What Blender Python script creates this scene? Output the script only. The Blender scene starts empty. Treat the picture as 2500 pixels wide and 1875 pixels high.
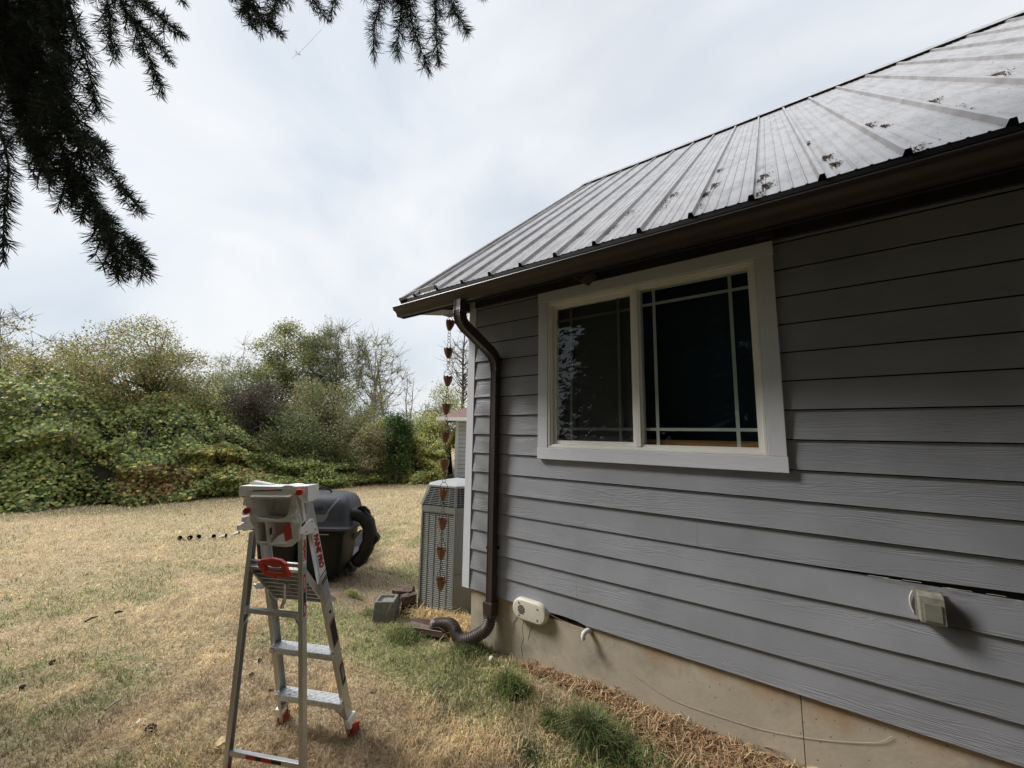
import bpy, math, random
import numpy as np
from mathutils import Vector, Matrix
R = math.radians
rng = np.random.default_rng(7)
random.seed(7)
S = bpy.context.scene
C = S.collection

# ------------------------------------------------------------------ camera
CAM = np.array([2.5256, -2.9072, 1.4362]); FPX = 945.35
YAW, PIT, ROL = 2.19237771, 0.126161624, 0.0140628934
fw = np.array([math.cos(PIT)*math.cos(YAW), math.cos(PIT)*math.sin(YAW), math.sin(PIT)])
rt0 = np.array([math.sin(YAW), -math.cos(YAW), 0.0]); up0 = np.cross(rt0, fw)
rt = math.cos(ROL)*rt0 + math.sin(ROL)*up0
up = -math.sin(ROL)*rt0 + math.cos(ROL)*up0
HF = np.array([math.cos(YAW), math.sin(YAW), 0.0])          # level forward
cd = bpy.data.cameras.new('camera'); cam = bpy.data.objects.new('camera', cd); C.objects.link(cam)
cd.sensor_width = 36; cd.lens = FPX/2500*36; cd.clip_start = 0.05; cd.clip_end = 2000
M = Matrix(((rt[0], up[0], -fw[0], CAM[0]), (rt[1], up[1], -fw[1], CAM[1]), (rt[2], up[2], -fw[2], CAM[2]), (0, 0, 0, 1)))
cam.matrix_world = M
S.camera = cam

# ------------------------------------------------------------------ world and sun
SUN_DIR = np.array([-0.66, -0.33, 0.66]); SUN_DIR = SUN_DIR/np.linalg.norm(SUN_DIR)
SUN_EL = math.asin(SUN_DIR[2]); SUN_AZ = math.atan2(SUN_DIR[0], SUN_DIR[1])
W = bpy.data.worlds.new('World'); S.world = W; W.use_nodes = True
nt = W.node_tree; nt.nodes.clear(); N = nt.nodes; L = nt.links
out = N.new('ShaderNodeOutputWorld')
sky = N.new('ShaderNodeTexSky'); sky.sky_type = 'NISHITA'; sky.sun_disc = False
sky.sun_elevation = SUN_EL; sky.sun_rotation = SUN_AZ; sky.air_density = 1.5; sky.dust_density = 3.0
bg1 = N.new('ShaderNodeBackground'); bg1.inputs[1].default_value = 0.05
L.new(sky.outputs[0], bg1.inputs[0])
tc = N.new('ShaderNodeTexCoord')
mp = N.new('ShaderNodeMapping'); mp.inputs['Rotation'].default_value = (0.3, 0.5, 0.9); mp.inputs['Scale'].default_value = (1.0, 2.2, 2.6)
L.new(tc.outputs['Generated'], mp.inputs[0])
n1 = N.new('ShaderNodeTexNoise'); n1.inputs['Scale'].default_value = 1.3; n1.inputs['Detail'].default_value = 5; n1.inputs['Roughness'].default_value = 0.45; n1.inputs['Distortion'].default_value = 0.6
L.new(mp.outputs[0], n1.inputs[0])
r1 = N.new('ShaderNodeValToRGB')
e = r1.color_ramp.elements
e[0].position = 0.30; e[0].color = (0.250, 0.280, 0.318, 1)
e[1].position = 0.66; e[1].color = (0.362, 0.366, 0.372, 1)
m_ = e.new(0.47); m_.color = (0.310, 0.327, 0.350, 1)
L.new(n1.outputs[0], r1.inputs[0])
bg2 = N.new('ShaderNodeBackground')
# overcast sky: brighter overhead than towards the horizon
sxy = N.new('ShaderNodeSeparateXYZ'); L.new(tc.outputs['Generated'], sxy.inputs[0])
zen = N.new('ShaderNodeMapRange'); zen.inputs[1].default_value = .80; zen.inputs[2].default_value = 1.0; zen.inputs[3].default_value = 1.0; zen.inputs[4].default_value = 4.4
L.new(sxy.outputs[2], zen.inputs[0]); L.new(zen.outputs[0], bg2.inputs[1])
L.new(r1.outputs[0], bg2.inputs[0])
n2 = N.new('ShaderNodeTexNoise'); n2.inputs['Scale'].default_value = 2.1; n2.inputs['Detail'].default_value = 4
L.new(mp.outputs[0], n2.inputs[0])
mr = N.new('ShaderNodeMapRange'); mr.inputs[1].default_value = 0.35; mr.inputs[2].default_value = 0.6; mr.inputs[3].default_value = 0.80; mr.inputs[4].default_value = 0.97
L.new(n2.outputs[0], mr.inputs[0])
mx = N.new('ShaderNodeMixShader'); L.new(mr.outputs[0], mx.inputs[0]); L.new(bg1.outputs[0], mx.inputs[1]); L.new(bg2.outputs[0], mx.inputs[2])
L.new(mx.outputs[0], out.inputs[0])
sl = bpy.data.lights.new('sun', 'SUN'); sl.energy = 1.5; sl.angle = R(16); sl.color = (1.0, 0.97, 0.92)
so = bpy.data.objects.new('sun', sl); C.objects.link(so)
so.rotation_euler = Vector(SUN_DIR.tolist()).to_track_quat('Z', 'Y').to_euler()
so.location = (-8, -6, 12)
S.view_settings.view_transform = 'Standard'; S.view_settings.look = 'None'
S.view_settings.exposure = 1.42; S.view_settings.gamma = 1; S.view_settings.use_curve_mapping = False
S.cycles.use_denoising = True; S.cycles.max_bounces = 6; S.cycles.transparent_max_bounces = 12
S.cycles.sample_clamp_indirect = 5.0

# ------------------------------------------------------------------ helpers
def tag(o, label=None, cat=None, group=None, kind=None):
    if label: o['label'] = label
    if cat: o['category'] = cat
    if group: o['group'] = group
    if kind: o['kind'] = kind
    return o
def thing(name, label, cat, loc=(0, 0, 0), group=None):
    o = bpy.data.objects.new(name, None); C.objects.link(o); o.location = loc; o.empty_display_size = 0.1
    return tag(o, label, cat, group)
def par(o, p):
    o.parent = p
    o.matrix_parent_inverse = Matrix.Translation(-Vector(p_world(p)))
def p_world(p):
    v = Vector((0, 0, 0))
    while p is not None:
        v += Vector(p.location); break
    return v
V3 = lambda a: np.array(a, dtype=float)
def nrm(a): a = V3(a); return a/ (np.linalg.norm(a)+1e-12)

class MB:
    def __init__(s): s.v = []; s.f = []; s.m = []
    def add(s, vs, fs, mi=0):
        b = len(s.v); s.v += [tuple(map(float, p)) for p in vs]; s.f += [tuple(b+i for i in f) for f in fs]; s.m += [mi]*len(fs)
    def box(s, a, b, mi=0):
        x0, y0, z0 = a; x1, y1, z1 = b
        s.add([(x0,y0,z0),(x1,y0,z0),(x1,y1,z0),(x0,y1,z0),(x0,y0,z1),(x1,y0,z1),(x1,y1,z1),(x0,y1,z1)],
              [(0,3,2,1),(4,5,6,7),(0,1,5,4),(1,2,6,5),(2,3,7,6),(3,0,4,7)], mi)
    def obox(s, c, ax, ay, az, mi=0):
        c, ax, ay, az = map(V3, (c, ax, ay, az))
        vs = [c+i*ax+j*ay+k*az for k in (-1, 1) for j, i in ((-1,-1),(-1,1),(1,1),(1,-1))]
        s.add(vs, [(0,3,2,1),(4,5,6,7),(0,1,5,4),(1,2,6,5),(2,3,7,6),(3,0,4,7)], mi)
    def beam(s, p0, p1, side, w, h, mi=0):
        p0, p1 = V3(p0), V3(p1); d = nrm(p1-p0); sd = V3(side); sd = nrm(sd - d*(sd@d)); o = np.cross(d, sd)
        s.obox((p0+p1)/2, sd*w/2, o*h/2, (p1-p0)/2, mi)
    def prism(s, prof, o, ex, ey, d, mi=0, close=True):
        # prof (a,b) in plane ex,ey at o, extruded by vector d
        o, ex, ey, d = map(V3, (o, ex, ey, d)); n = len(prof)
        vs = [o+a*ex+b*ey for a, b in prof]+[o+a*ex+b*ey+d for a, b in prof]
        fs = [(i, (i+1) % n, n+(i+1) % n, n+i) for i in range(n if close else n-1)]
        if close: fs += [tuple(range(n))[::-1], tuple(range(n, 2*n))]
        s.add(vs, fs, mi)
    def tube(s, pts, r, n=8, caps=True, mi=0, sq=None):
        pts = [V3(p) for p in pts]; m = len(pts)
        rr = [r]*m if np.isscalar(r) else list(r)
        T = [nrm(pts[min(i+1, m-1)]-pts[max(i-1, 0)]) for i in range(m)]
        a = np.cross(T[0], (0, 0, 1)) if abs(T[0][2]) < .9 else np.cross(T[0], (1, 0, 0)); a = nrm(a)
        vs = []
        for i in range(m):
            a = nrm(a - T[i]*(a@T[i])); b = np.cross(T[i], a)
            for k in range(n):
                t = 2*math.pi*k/n
                vs.append(pts[i]+rr[i]*(math.cos(t)*a+math.sin(t)*b))
        fs = [(i*n+k, i*n+(k+1) % n, (i+1)*n+(k+1) % n, (i+1)*n+k) for i in range(m-1) for k in range(n)]
        if caps: fs += [tuple(range(n))[::-1], tuple((m-1)*n+k for k in range(n))]
        s.add(vs, fs, mi)
    def ring(s, c, nrmv, R_, r, n=16, k=6, mi=0):
        c = V3(c); nv = nrm(nrmv); a = np.cross(nv, (0, 0, 1)) if abs(nv[2]) < .9 else np.cross(nv, (1, 0, 0)); a = nrm(a); b = np.cross(nv, a)
        vs = []; 
        for i in range(n):
            t = 2*math.pi*i/n; d = math.cos(t)*a+math.sin(t)*b
            for j in range(k):
                q = 2*math.pi*j/k; vs.append(c+d*(R_+r*math.cos(q))+nv*r*math.sin(q))
        s.add(vs, [(i*k+j, i*k+(j+1) % k, ((i+1) % n)*k+(j+1) % k, ((i+1) % n)*k+j) for i in range(n) for j in range(k)], mi)
    def lathe(s, prof, c, n=20, axis=(0, 0, 1), mi=0, wav=None):
        c = V3(c); ax = nrm(axis); a = np.cross(ax, (0, 1, 0)) if abs(ax[1]) < .9 else np.cross(ax, (1, 0, 0)); a = nrm(a); b = np.cross(ax, a)
        vs = []
        for i, (r, z) in enumerate(prof):
            for k in range(n):
                t = 2*math.pi*k/n
                rr, zz = (r, z) if wav is None else wav(r, z, t)
                vs.append(c+ax*zz+rr*(math.cos(t)*a+math.sin(t)*b))
        s.add(vs, [(i*n+k, i*n+(k+1) % n, (i+1)*n+(k+1) % n, (i+1)*n+k) for i in range(len(prof)-1) for k in range(n)], mi)

def obj(name, mb, mat, parent=None, smooth=False, bevel=0, seg=2, loc=None):
    me = bpy.data.meshes.new(name)
    v = np.array(mb.v, dtype=float)
    base = Vector(parent_origin(parent)) if parent is not None else (Vector(loc) if loc is not None else Vector((0, 0, 0)))
    v = v - np.array(base)
    me.from_pydata(v.tolist(), [], mb.f)
    o = bpy.data.objects.new(name, me); C.objects.link(o)
    if isinstance(mat, (list, tuple)):
        for m in mat: me.materials.append(m)
        me.polygons.foreach_set('material_index', mb.m)
    else: me.materials.append(mat)
    if smooth:
        me.polygons.foreach_set('use_smooth', [True]*len(me.polygons))
        if smooth == 'a':
            mod = o.modifiers.new('wn', 'EDGE_SPLIT'); mod.split_angle = R(38)
    if parent is not None: o.parent = parent
    elif loc is not None: o.location = loc
    if bevel:
        b = o.modifiers.new('bevel', 'BEVEL'); b.width = bevel; b.segments = seg; b.limit_method = 'ANGLE'; b.angle_limit = R(40)
    me.update()
    return o
def parent_origin(p):
    v = Vector((0, 0, 0))
    while p is not None: v += p.location; p = p.parent
    return v
def mesh_np(name, v, f_flat, fn, mat, parent=None, col=None, loc=None, smooth=False):
    """big mesh from numpy: v (N,3), f_flat indices, fn = verts per face"""
    if parent is not None: v = v-np.array(parent_origin(parent))
    elif loc is not None: v = v-np.array(loc)
    me = bpy.data.meshes.new(name); nf = len(f_flat)//fn
    me.vertices.add(len(v)); me.vertices.foreach_set('co', v.astype(np.float32).ravel())
    me.loops.add(len(f_flat)); me.loops.foreach_set('vertex_index', f_flat.astype(np.int32))
    me.polygons.add(nf); me.polygons.foreach_set('loop_start', (np.arange(nf)*fn).astype(np.int32))
    me.update(calc_edges=True)
    if col is not None:
        a = me.color_attributes.new('Col', 'FLOAT_COLOR', 'POINT')
        c4 = np.ones((len(v), 4), np.float32); c4[:, :3] = col; a.data.foreach_set('color', c4.ravel())
    if smooth: me.polygons.foreach_set('use_smooth', [True]*nf)
    me.materials.append(mat)
    o = bpy.data.objects.new(name, me); C.objects.link(o)
    if parent is not None: o.parent = parent
    elif loc is not None: o.location = loc
    return o
def unit(a): return a/(np.linalg.norm(a, axis=-1, keepdims=True)+1e-9)
def rhombi(c, n, size, asp=0.62, jit=None, up_bias=None):
    """leaf rhombus quads: centres c, normals n, size (N)"""
    m = len(c); t = rng.normal(size=(m, 3))
    if up_bias is not None: t = t+np.array(up_bias)
    t = unit(t-n*(t*n).sum(1, keepdims=True)); b = np.cross(n, t)
    s = size[:, None]
    v = np.stack([c-t*s*.5, c+b*s*.5*asp-n*s*.06, c+t*s*.5, c-b*s*.5*asp-n*s*.06], 1).reshape(-1, 3)
    return v, np.arange(m*4)
def leaf_obj(name, c, n, size, cols, mat, parent=None, asp=.62, loc=None, up_bias=None):
    v, f = rhombi(c, n, size, asp, up_bias=up_bias)
    return mesh_np(name, v, f, 4, mat, parent, np.repeat(cols, 4, 0), loc)
def place(px, D):
    """ground point seen at photo column px, D metres ahead"""
    p = CAM+D*(HF+(px-1250)/FPX*rt0); return p[0], p[1]

# ------------------------------------------------------------------ materials
def mat(name, col, rough=.6, metal=0, spec=.5, **k):
    m = bpy.data.materials.new(name); m.use_nodes = True
    b = m.node_tree.nodes['Principled BSDF']
    b.inputs['Base Color'].default_value = (*col, 1); b.inputs['Roughness'].default_value = rough; b.inputs['Metallic'].default_value = metal
    b.inputs['Specular IOR Level'].default_value = spec
    if k.get('noise'):
        noise(m, **k['noise'])
    return m
def noise(m, scale=20, amt=.25, stretch=(1, 1, 1), bump=0, bscale=None, bdist=.002, rough_amt=0, detail=6, dark=None, dmask=(.55, .75), dscale=3, dstretch=(1, 1, 1)):
    t = m.node_tree; N = t.nodes; L = t.links; b = N['Principled BSDF']
    tc = N.new('ShaderNodeTexCoord'); mp = N.new('ShaderNodeMapping'); mp.inputs['Scale'].default_value = stretch
    L.new(tc.outputs['Object'], mp.inputs[0])
    n = N.new('ShaderNodeTexNoise'); n.inputs['Scale'].default_value = scale; n.inputs['Detail'].default_value = detail; n.inputs['Roughness'].default_value = .6
    L.new(mp.outputs[0], n.inputs[0])
    col = b.inputs['Base Color'].default_value[:3]
    rp = N.new('ShaderNodeValToRGB'); e = rp.color_ramp.elements
    e[0].position = .25; e[0].color = (*[c*(1-amt) for c in col], 1); e[1].position = .75; e[1].color = (*[min(1, c*(1+amt)) for c in col], 1)
    L.new(n.outputs[0], rp.inputs[0]); last = rp.outputs[0]
    if dark is not None:
        mp2 = N.new('ShaderNodeMapping'); mp2.inputs['Scale'].default_value = dstretch; L.new(tc.outputs['Object'], mp2.inputs[0])
        n3 = N.new('ShaderNodeTexNoise'); n3.inputs['Scale'].default_value = dscale; n3.inputs['Detail'].default_value = 8; n3.inputs['Roughness'].default_value = .7; L.new(mp2.outputs[0], n3.inputs[0])
        mr = N.new('ShaderNodeMapRange'); mr.inputs[1].default_value = dmask[0]; mr.inputs[2].default_value = dmask[1]; L.new(n3.outputs[0], mr.inputs[0])
        mx = N.new('ShaderNodeMix'); mx.data_type = 'RGBA'; L.new(mr.outputs[0], mx.inputs[0]); L.new(last, mx.inputs[6]); mx.inputs[7].default_value = (*dark, 1); last = mx.outputs[2]
    L.new(last, b.inputs['Base Color'])
    if rough_amt:
        mr = N.new('ShaderNodeMapRange'); r0 = b.inputs['Roughness'].default_value; mr.inputs[3].default_value = max(0, r0-rough_amt); mr.inputs[4].default_value = min(1, r0+rough_amt)
        L.new(n.outputs[0], mr.inputs[0]); L.new(mr.outputs[0], b.inputs['Roughness'])
    if bump:
        if bscale:
            n2 = N.new('ShaderNodeTexNoise'); n2.inputs['Scale'].default_value = bscale; n2.inputs['Detail'].default_value = 6; L.new(mp.outputs[0], n2.inputs[0])
        else: n2 = n
        bp = N.new('ShaderNodeBump'); bp.inputs['Strength'].default_value = bump; bp.inputs['Distance'].default_value = bdist
        L.new(n2.outputs[0], bp.inputs['Height']); L.new(bp.outputs[0], b.inputs['Normal'])
def leafmat(name, rough=.5, trans=.3, fallback=(.1, .1, .05)):
    m = bpy.data.materials.new(name); m.use_nodes = True; t = m.node_tree; b = t.nodes['Principled BSDF']
    a = t.nodes.new('ShaderNodeVertexColor'); a.layer_name = 'Col'
    t.links.new(a.outputs[0], b.inputs['Base Color']); b.inputs['Roughness'].default_value = rough; b.inputs['Specular IOR Level'].default_value = .35
    tr = t.nodes.new('ShaderNodeBsdfTranslucent'); t.links.new(a.outputs[0], tr.inputs[0])
    mx = t.nodes.new('ShaderNodeMixShader'); mx.inputs[0].default_value = trans
    t.links.new(b.outputs[0], mx.inputs[1]); t.links.new(tr.outputs[0], mx.inputs[2]); t.links.new(mx.outputs[0], t.nodes['Material Output'].inputs[0])
    return m

GREY = (.302, .310, .343)
def siding_mat():
    """painted fibre-cement board with pressed wood grain; every board has its own grain"""
    m = mat('siding_paint', GREY, .42)
    t = m.node_tree; N = t.nodes; L = t.links; b = N['Principled BSDF']
    tc0 = N.new('ShaderNodeTexCoord'); tc = N.new('ShaderNodeMapping'); tc.inputs['Location'].default_value = (0, 0, -.45); L.new(tc0.outputs['Object'], tc.inputs[0]); sx = N.new('ShaderNodeSeparateXYZ'); L.new(tc.outputs[0], sx.inputs[0])
    fl = N.new('ShaderNodeMath'); fl.operation = 'MULTIPLY'; fl.inputs[1].default_value = 1/.178; L.new(sx.outputs[2], fl.inputs[0])
    f2 = N.new('ShaderNodeMath'); f2.operation = 'FLOOR'; L.new(fl.outputs[0], f2.inputs[0])
    ofs = N.new('ShaderNodeMath'); ofs.operation = 'MULTIPLY'; ofs.inputs[1].default_value = 7.31; L.new(f2.outputs[0], ofs.inputs[0])
    ax = N.new('ShaderNodeMath'); ax.operation = 'ADD'; L.new(sx.outputs[0], ax.inputs[0]); L.new(ofs.outputs[0], ax.inputs[1])
    cb = N.new('ShaderNodeCombineXYZ'); L.new(ax.outputs[0], cb.inputs[0]); L.new(sx.outputs[1], cb.inputs[1]); L.new(sx.outputs[2], cb.inputs[2])
    mp = N.new('ShaderNodeMapping'); mp.inputs['Scale'].default_value = (1.6, 8, 26); L.new(cb.outputs[0], mp.inputs[0])
    # contour-like grain: noise -> sine
    n = N.new('ShaderNodeTexNoise'); n.inputs['Scale'].default_value = 1.0; n.inputs['Detail'].default_value = 2; n.inputs['Distortion'].default_value = .8; L.new(mp.outputs[0], n.inputs[0])
    mu = N.new('ShaderNodeMath'); mu.operation = 'MULTIPLY'; mu.inputs[1].default_value = 62; L.new(n.outputs[0], mu.inputs[0])
    si = N.new('ShaderNodeMath'); si.operation = 'SINE'; L.new(mu.outputs[0], si.inputs[0])
    nm = N.new('ShaderNodeTexNoise'); nm.inputs['Scale'].default_value = .35; L.new(mp.outputs[0], nm.inputs[0])
    mk = N.new('ShaderNodeMapRange'); mk.inputs[1].default_value = .42; mk.inputs[2].default_value = .62; L.new(nm.outputs[0], mk.inputs[0])
    pr = N.new('ShaderNodeMath'); pr.operation = 'MULTIPLY'; L.new(si.outputs[0], pr.inputs[0]); L.new(mk.outputs[0], pr.inputs[1])
    bp = N.new('ShaderNodeBump'); bp.inputs['Strength'].default_value = .55; bp.inputs['Distance'].default_value = .0012
    L.new(pr.outputs[0], bp.inputs['Height']); L.new(bp.outputs[0], b.inputs['Normal'])
    # faint grime and board tone
    wn = N.new('ShaderNodeTexWhiteNoise'); wn.noise_dimensions = '1D'; L.new(f2.outputs[0], wn.inputs['W'])
    ng = N.new('ShaderNodeTexNoise'); ng.inputs['Scale'].default_value = 2.3; ng.inputs['Detail'].default_value = 8; L.new(tc.outputs[0], ng.inputs[0])
    ad = N.new('ShaderNodeMath'); ad.operation = 'MULTIPLY_ADD'; ad.inputs[1].default_value = .14; L.new(wn.outputs[0], ad.inputs[0]); L.new(ng.outputs[0], ad.inputs[2])
    rp = N.new('ShaderNodeValToRGB'); e = rp.color_ramp.elements
    e[0].position = .3; e[0].color = (*[c*.80 for c in GREY], 1); e[1].position = .8; e[1].color = (*[c*1.10 for c in GREY], 1)
    L.new(ad.outputs[0], rp.inputs[0])
    # sooty stain to the right of and below the dryer vent
    gx = N.new('ShaderNodeVectorMath'); gx.operation = 'SUBTRACT'; gx.inputs[1].default_value = (3.13, 0, .57); L.new(tc.outputs[0], gx.inputs[0])
    gs = N.new('ShaderNodeVectorMath'); gs.operation = 'MULTIPLY'; gs.inputs[1].default_value = (9, 0, 9); L.new(gx.outputs[0], gs.inputs[0])
    gl = N.new('ShaderNodeVectorMath'); gl.operation = 'LENGTH'; L.new(gs.outputs[0], gl.inputs[0])
    gm = N.new('ShaderNodeMapRange'); gm.inputs[1].default_value = 0.15; gm.inputs[2].default_value = 1.1; gm.inputs[3].default_value = .75; gm.inputs[4].default_value = 0; gm.interpolation_type = 'SMOOTHERSTEP'
    L.new(gl.outputs['Value'], gm.inputs[0])
    mx = N.new('ShaderNodeMix'); mx.data_type = 'RGBA'; L.new(gm.outputs[0], mx.inputs[0]); L.new(rp.outputs[0], mx.inputs[6]); mx.inputs[7].default_value = (.035, .032, .028, 1)
    L.new(mx.outputs[2], b.inputs['Base Color'])
    return m
M_SIDING = siding_mat()
M_TRIM = mat('trim_paint', (.66, .68, .73), .45, noise=dict(scale=9, amt=.07, stretch=(1, 1, 14), bump=.5, bscale=16, bdist=.0015, dark=(.28, .27, .27), dmask=(.70, .78), dscale=14))
M_TRIMV = mat('trim_paint_vertical', (.66, .68, .73), .45, noise=dict(scale=9, amt=.07, stretch=(14, 14, 1), bump=.5, bscale=16, bdist=.0015, dark=(.28, .27, .27), dmask=(.70, .78), dscale=14))
M_VINYL = mat('cream_vinyl', (.82, .81, .77), .35, noise=dict(scale=5, amt=.04))
M_GRILLE = mat('grille_bar', (.62, .65, .62), .4, noise=dict(scale=5, amt=.03))
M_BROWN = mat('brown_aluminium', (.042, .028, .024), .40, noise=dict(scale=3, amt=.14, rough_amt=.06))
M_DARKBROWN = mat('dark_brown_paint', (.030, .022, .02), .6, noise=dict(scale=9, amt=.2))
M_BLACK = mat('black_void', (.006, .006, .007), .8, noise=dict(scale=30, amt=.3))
M_ALU = mat('aluminium', (.56, .56, .56), .42, .8, noise=dict(scale=7, amt=.12, stretch=(1, 1, .3), rough_amt=.12, bump=.12, bscale=90, bdist=.0004))
M_ALUT = mat('aluminium_tread', (.66, .66, .66), .42, .55, noise=dict(scale=60, amt=.3, bump=.4, bdist=.001, dark=(.2, .19, .18), dmask=(.58, .66), dscale=40))
M_WHITEP = mat('white_plastic', (.86, .85, .82), .45, noise=dict(scale=6, amt=.07, dark=(.34, .31, .26), dmask=(.62, .8), dscale=9))
M_TAUPE = mat('grey_plastic', (.70, .65, .57), .5, noise=dict(scale=8, amt=.10, dark=(.22, .18, .13), dmask=(.55, .8), dscale=7))
M_PINK = mat('pale_pink_plastic', (.84, .66, .61), .5, noise=dict(scale=6, amt=.08))
M_RED = mat('red_plastic', (.58, .045, .02), .4, noise=dict(scale=8, amt=.12))
M_REDD = mat('red_rubber', (.42, .035, .02), .6, noise=dict(scale=20, amt=.2, dark=(.12, .03, .02), dmask=(.6, .8), dscale=20))
M_INK = mat('black_ink', (.012, .012, .013), .5, noise=dict(scale=30, amt=.2))
M_REDINK = mat('red_ink', (.50, .015, .02), .5, noise=dict(scale=30, amt=.1))
M_LABEL = mat('white_label', (.72, .72, .70), .5, noise=dict(scale=30, amt=.05))
M_LABELG = mat('grey_label', (.34, .34, .35), .5, noise=dict(scale=80, amt=.25))
M_BLKP = mat('black_plastic', (.006, .0065, .008), .5, spec=.22, noise=dict(scale=16, amt=.25, rough_amt=.1))
M_LID = mat('charcoal_lid', (.045, .048, .055), .42, spec=.35, noise=dict(scale=8, amt=.14, rough_amt=.08, bump=.15, bscale=200, bdist=.0006, dark=(.11, .11, .11), dmask=(.6, .85), dscale=4))
M_LIDG = mat('grey_lid_panel', (.14, .145, .155), .45, noise=dict(scale=8, amt=.1))
M_MGREY = mat('mower_grey', (.42, .42, .44), .35, noise=dict(scale=8, amt=.08))
M_TYRE = mat('tyre_rubber', (.03, .029, .028), .8, noise=dict(scale=20, amt=.3))
M_AC = mat('ac_paint', (.215, .225, .205), .45, noise=dict(scale=6, amt=.08, dark=(.15, .15, .13), dmask=(.6, .8), dscale=8))
M_ACTOP = mat('ac_top_paint', (.33, .34, .33), .4, noise=dict(scale=6, amt=.07))
M_COPPER = mat('copper', (.27, .125, .085), .45, .55, noise=dict(scale=30, amt=.35, rough_amt=.15, dark=(.10, .055, .04), dmask=(.5, .75), dscale=22))
M_WIRE = mat('copper_wire', (.14, .09, .07), .45, .7, noise=dict(scale=60, amt=.3))
M_CREAM = mat('cream_plastic', (.62, .59, .49), .45, noise=dict(scale=8, amt=.06, dark=(.42, .38, .28), dmask=(.65, .85), dscale=9))
M_VENT = mat('weathered_plastic', (.27, .26, .21), .55, noise=dict(scale=25, amt=.28, dark=(.14, .13, .10), dmask=(.45, .7), dscale=16))
M_METALG = mat('galvanised', (.5, .5, .5), .4, .8, noise=dict(scale=20, amt=.2))
M_BARK = mat('bark', (.085, .068, .055), .9, noise=dict(scale=14, amt=.4, stretch=(1, 1, .3), bump=.6, bdist=.01))
M_BARKG = mat('pale_bark', (.20, .185, .16), .9, noise=dict(scale=14, amt=.35, stretch=(1, 1, .3)))
M_LEAF = leafmat('leaf', .45, .36)
M_GRASS = leafmat('grass_blade', .7, .25)
M_NEEDLE = leafmat('fir_needle', .5, .10)
M_WOODIN = mat('interior_wood', (.42, .22, .08), .5, noise=dict(scale=5, amt=.2, stretch=(1, 6, 6)))
M_STRAWP = mat('white_stone', (.6, .57, .5), .8, noise=dict(scale=30, amt=.15, bump=.5, bdist=.004))
M_ROOMDK = mat('room_dark', (.015, .016, .02), .9, noise=dict(scale=2, amt=.3))
M_CURT = mat('navy_curtain', (.010, .028, .052), .85, noise=dict(scale=1.5, amt=.5))

def concrete():
    m = mat('concrete', (.44, .385, .30), .85)
    noise(m, scale=3.5, amt=.14, bump=.5, bscale=40, bdist=.003, dark=(.26, .235, .19), dmask=(.50, .72), dscale=2.6)
    t = m.node_tree; N = t.nodes; L = t.links; b = N['Principled BSDF']
    # rusty stain along the top edge, in patches
    tc = N.new('ShaderNodeTexCoord'); sx = N.new('ShaderNodeSeparateXYZ'); L.new(tc.outputs['Object'], sx.inputs[0])
    n = N.new('ShaderNodeTexNoise'); n.inputs['Scale'].default_value = 5; n.inputs['Detail'].default_value = 6
    mp = N.new('ShaderNodeMapping'); mp.inputs['Scale'].default_value = (1, 1, .35); L.new(tc.outputs['Object'], mp.inputs[0]); L.new(mp.outputs[0], n.inputs[0])
    a = N.new('ShaderNodeMath'); a.operation = 'MULTIPLY_ADD'; a.inputs[1].default_value = .40; off = N.new('ShaderNodeMath'); off.operation = 'SUBTRACT'; off.inputs[1].default_value = .45; L.new(sx.outputs[2], off.inputs[0]); sx_z = off.outputs[0]; L.new(n.outputs[0], a.inputs[0]); L.new(sx_z, a.inputs[2])
    mr = N.new('ShaderNodeMapRange'); mr.inputs[1].default_value = .10; mr.inputs[2].default_value = .24; mr.inputs[4].default_value = .75; L.new(a.outputs[0], mr.inputs[0])
    src = b.inputs['Base Color'].links[0].from_socket
    mx = N.new('ShaderNodeMix'); mx.data_type = 'RGBA'; L.new(mr.outputs[0], mx.inputs[0]); L.new(src, mx.inputs[6]); mx.inputs[7].default_value = (.36, .20, .09, 1)
    # pits
    vo = N.new('ShaderNodeTexVoronoi'); vo.inputs['Scale'].default_value = 22; L.new(tc.outputs['Object'], vo.inputs[0])
    lt = N.new('ShaderNodeMath'); lt.operation = 'LESS_THAN'; lt.inputs[1].default_value = .085; L.new(vo.outputs['Distance'], lt.inputs[0])
    m2 = N.new('ShaderNodeMix'); m2.data_type = 'RGBA'; L.new(lt.outputs[0], m2.inputs[0]); L.new(mx.outputs[2], m2.inputs[6]); m2.inputs[7].default_value = (.10, .085, .06, 1)
    L.new(m2.outputs[2], b.inputs['Base Color'])
    return m
M_CONC = concrete()
def roofmat():
    m = mat('roof_metal', (.30, .285, .28), .38, .35)
    noise(m, scale=11, amt=.10, rough_amt=.12, dark=(.13, .118, .108), dmask=(.44, .74), dscale=9, dstretch=(1, .35, .35), bump=.25, bscale=60, bdist=.0015)
    return m
M_ROOF = roofmat()
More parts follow.
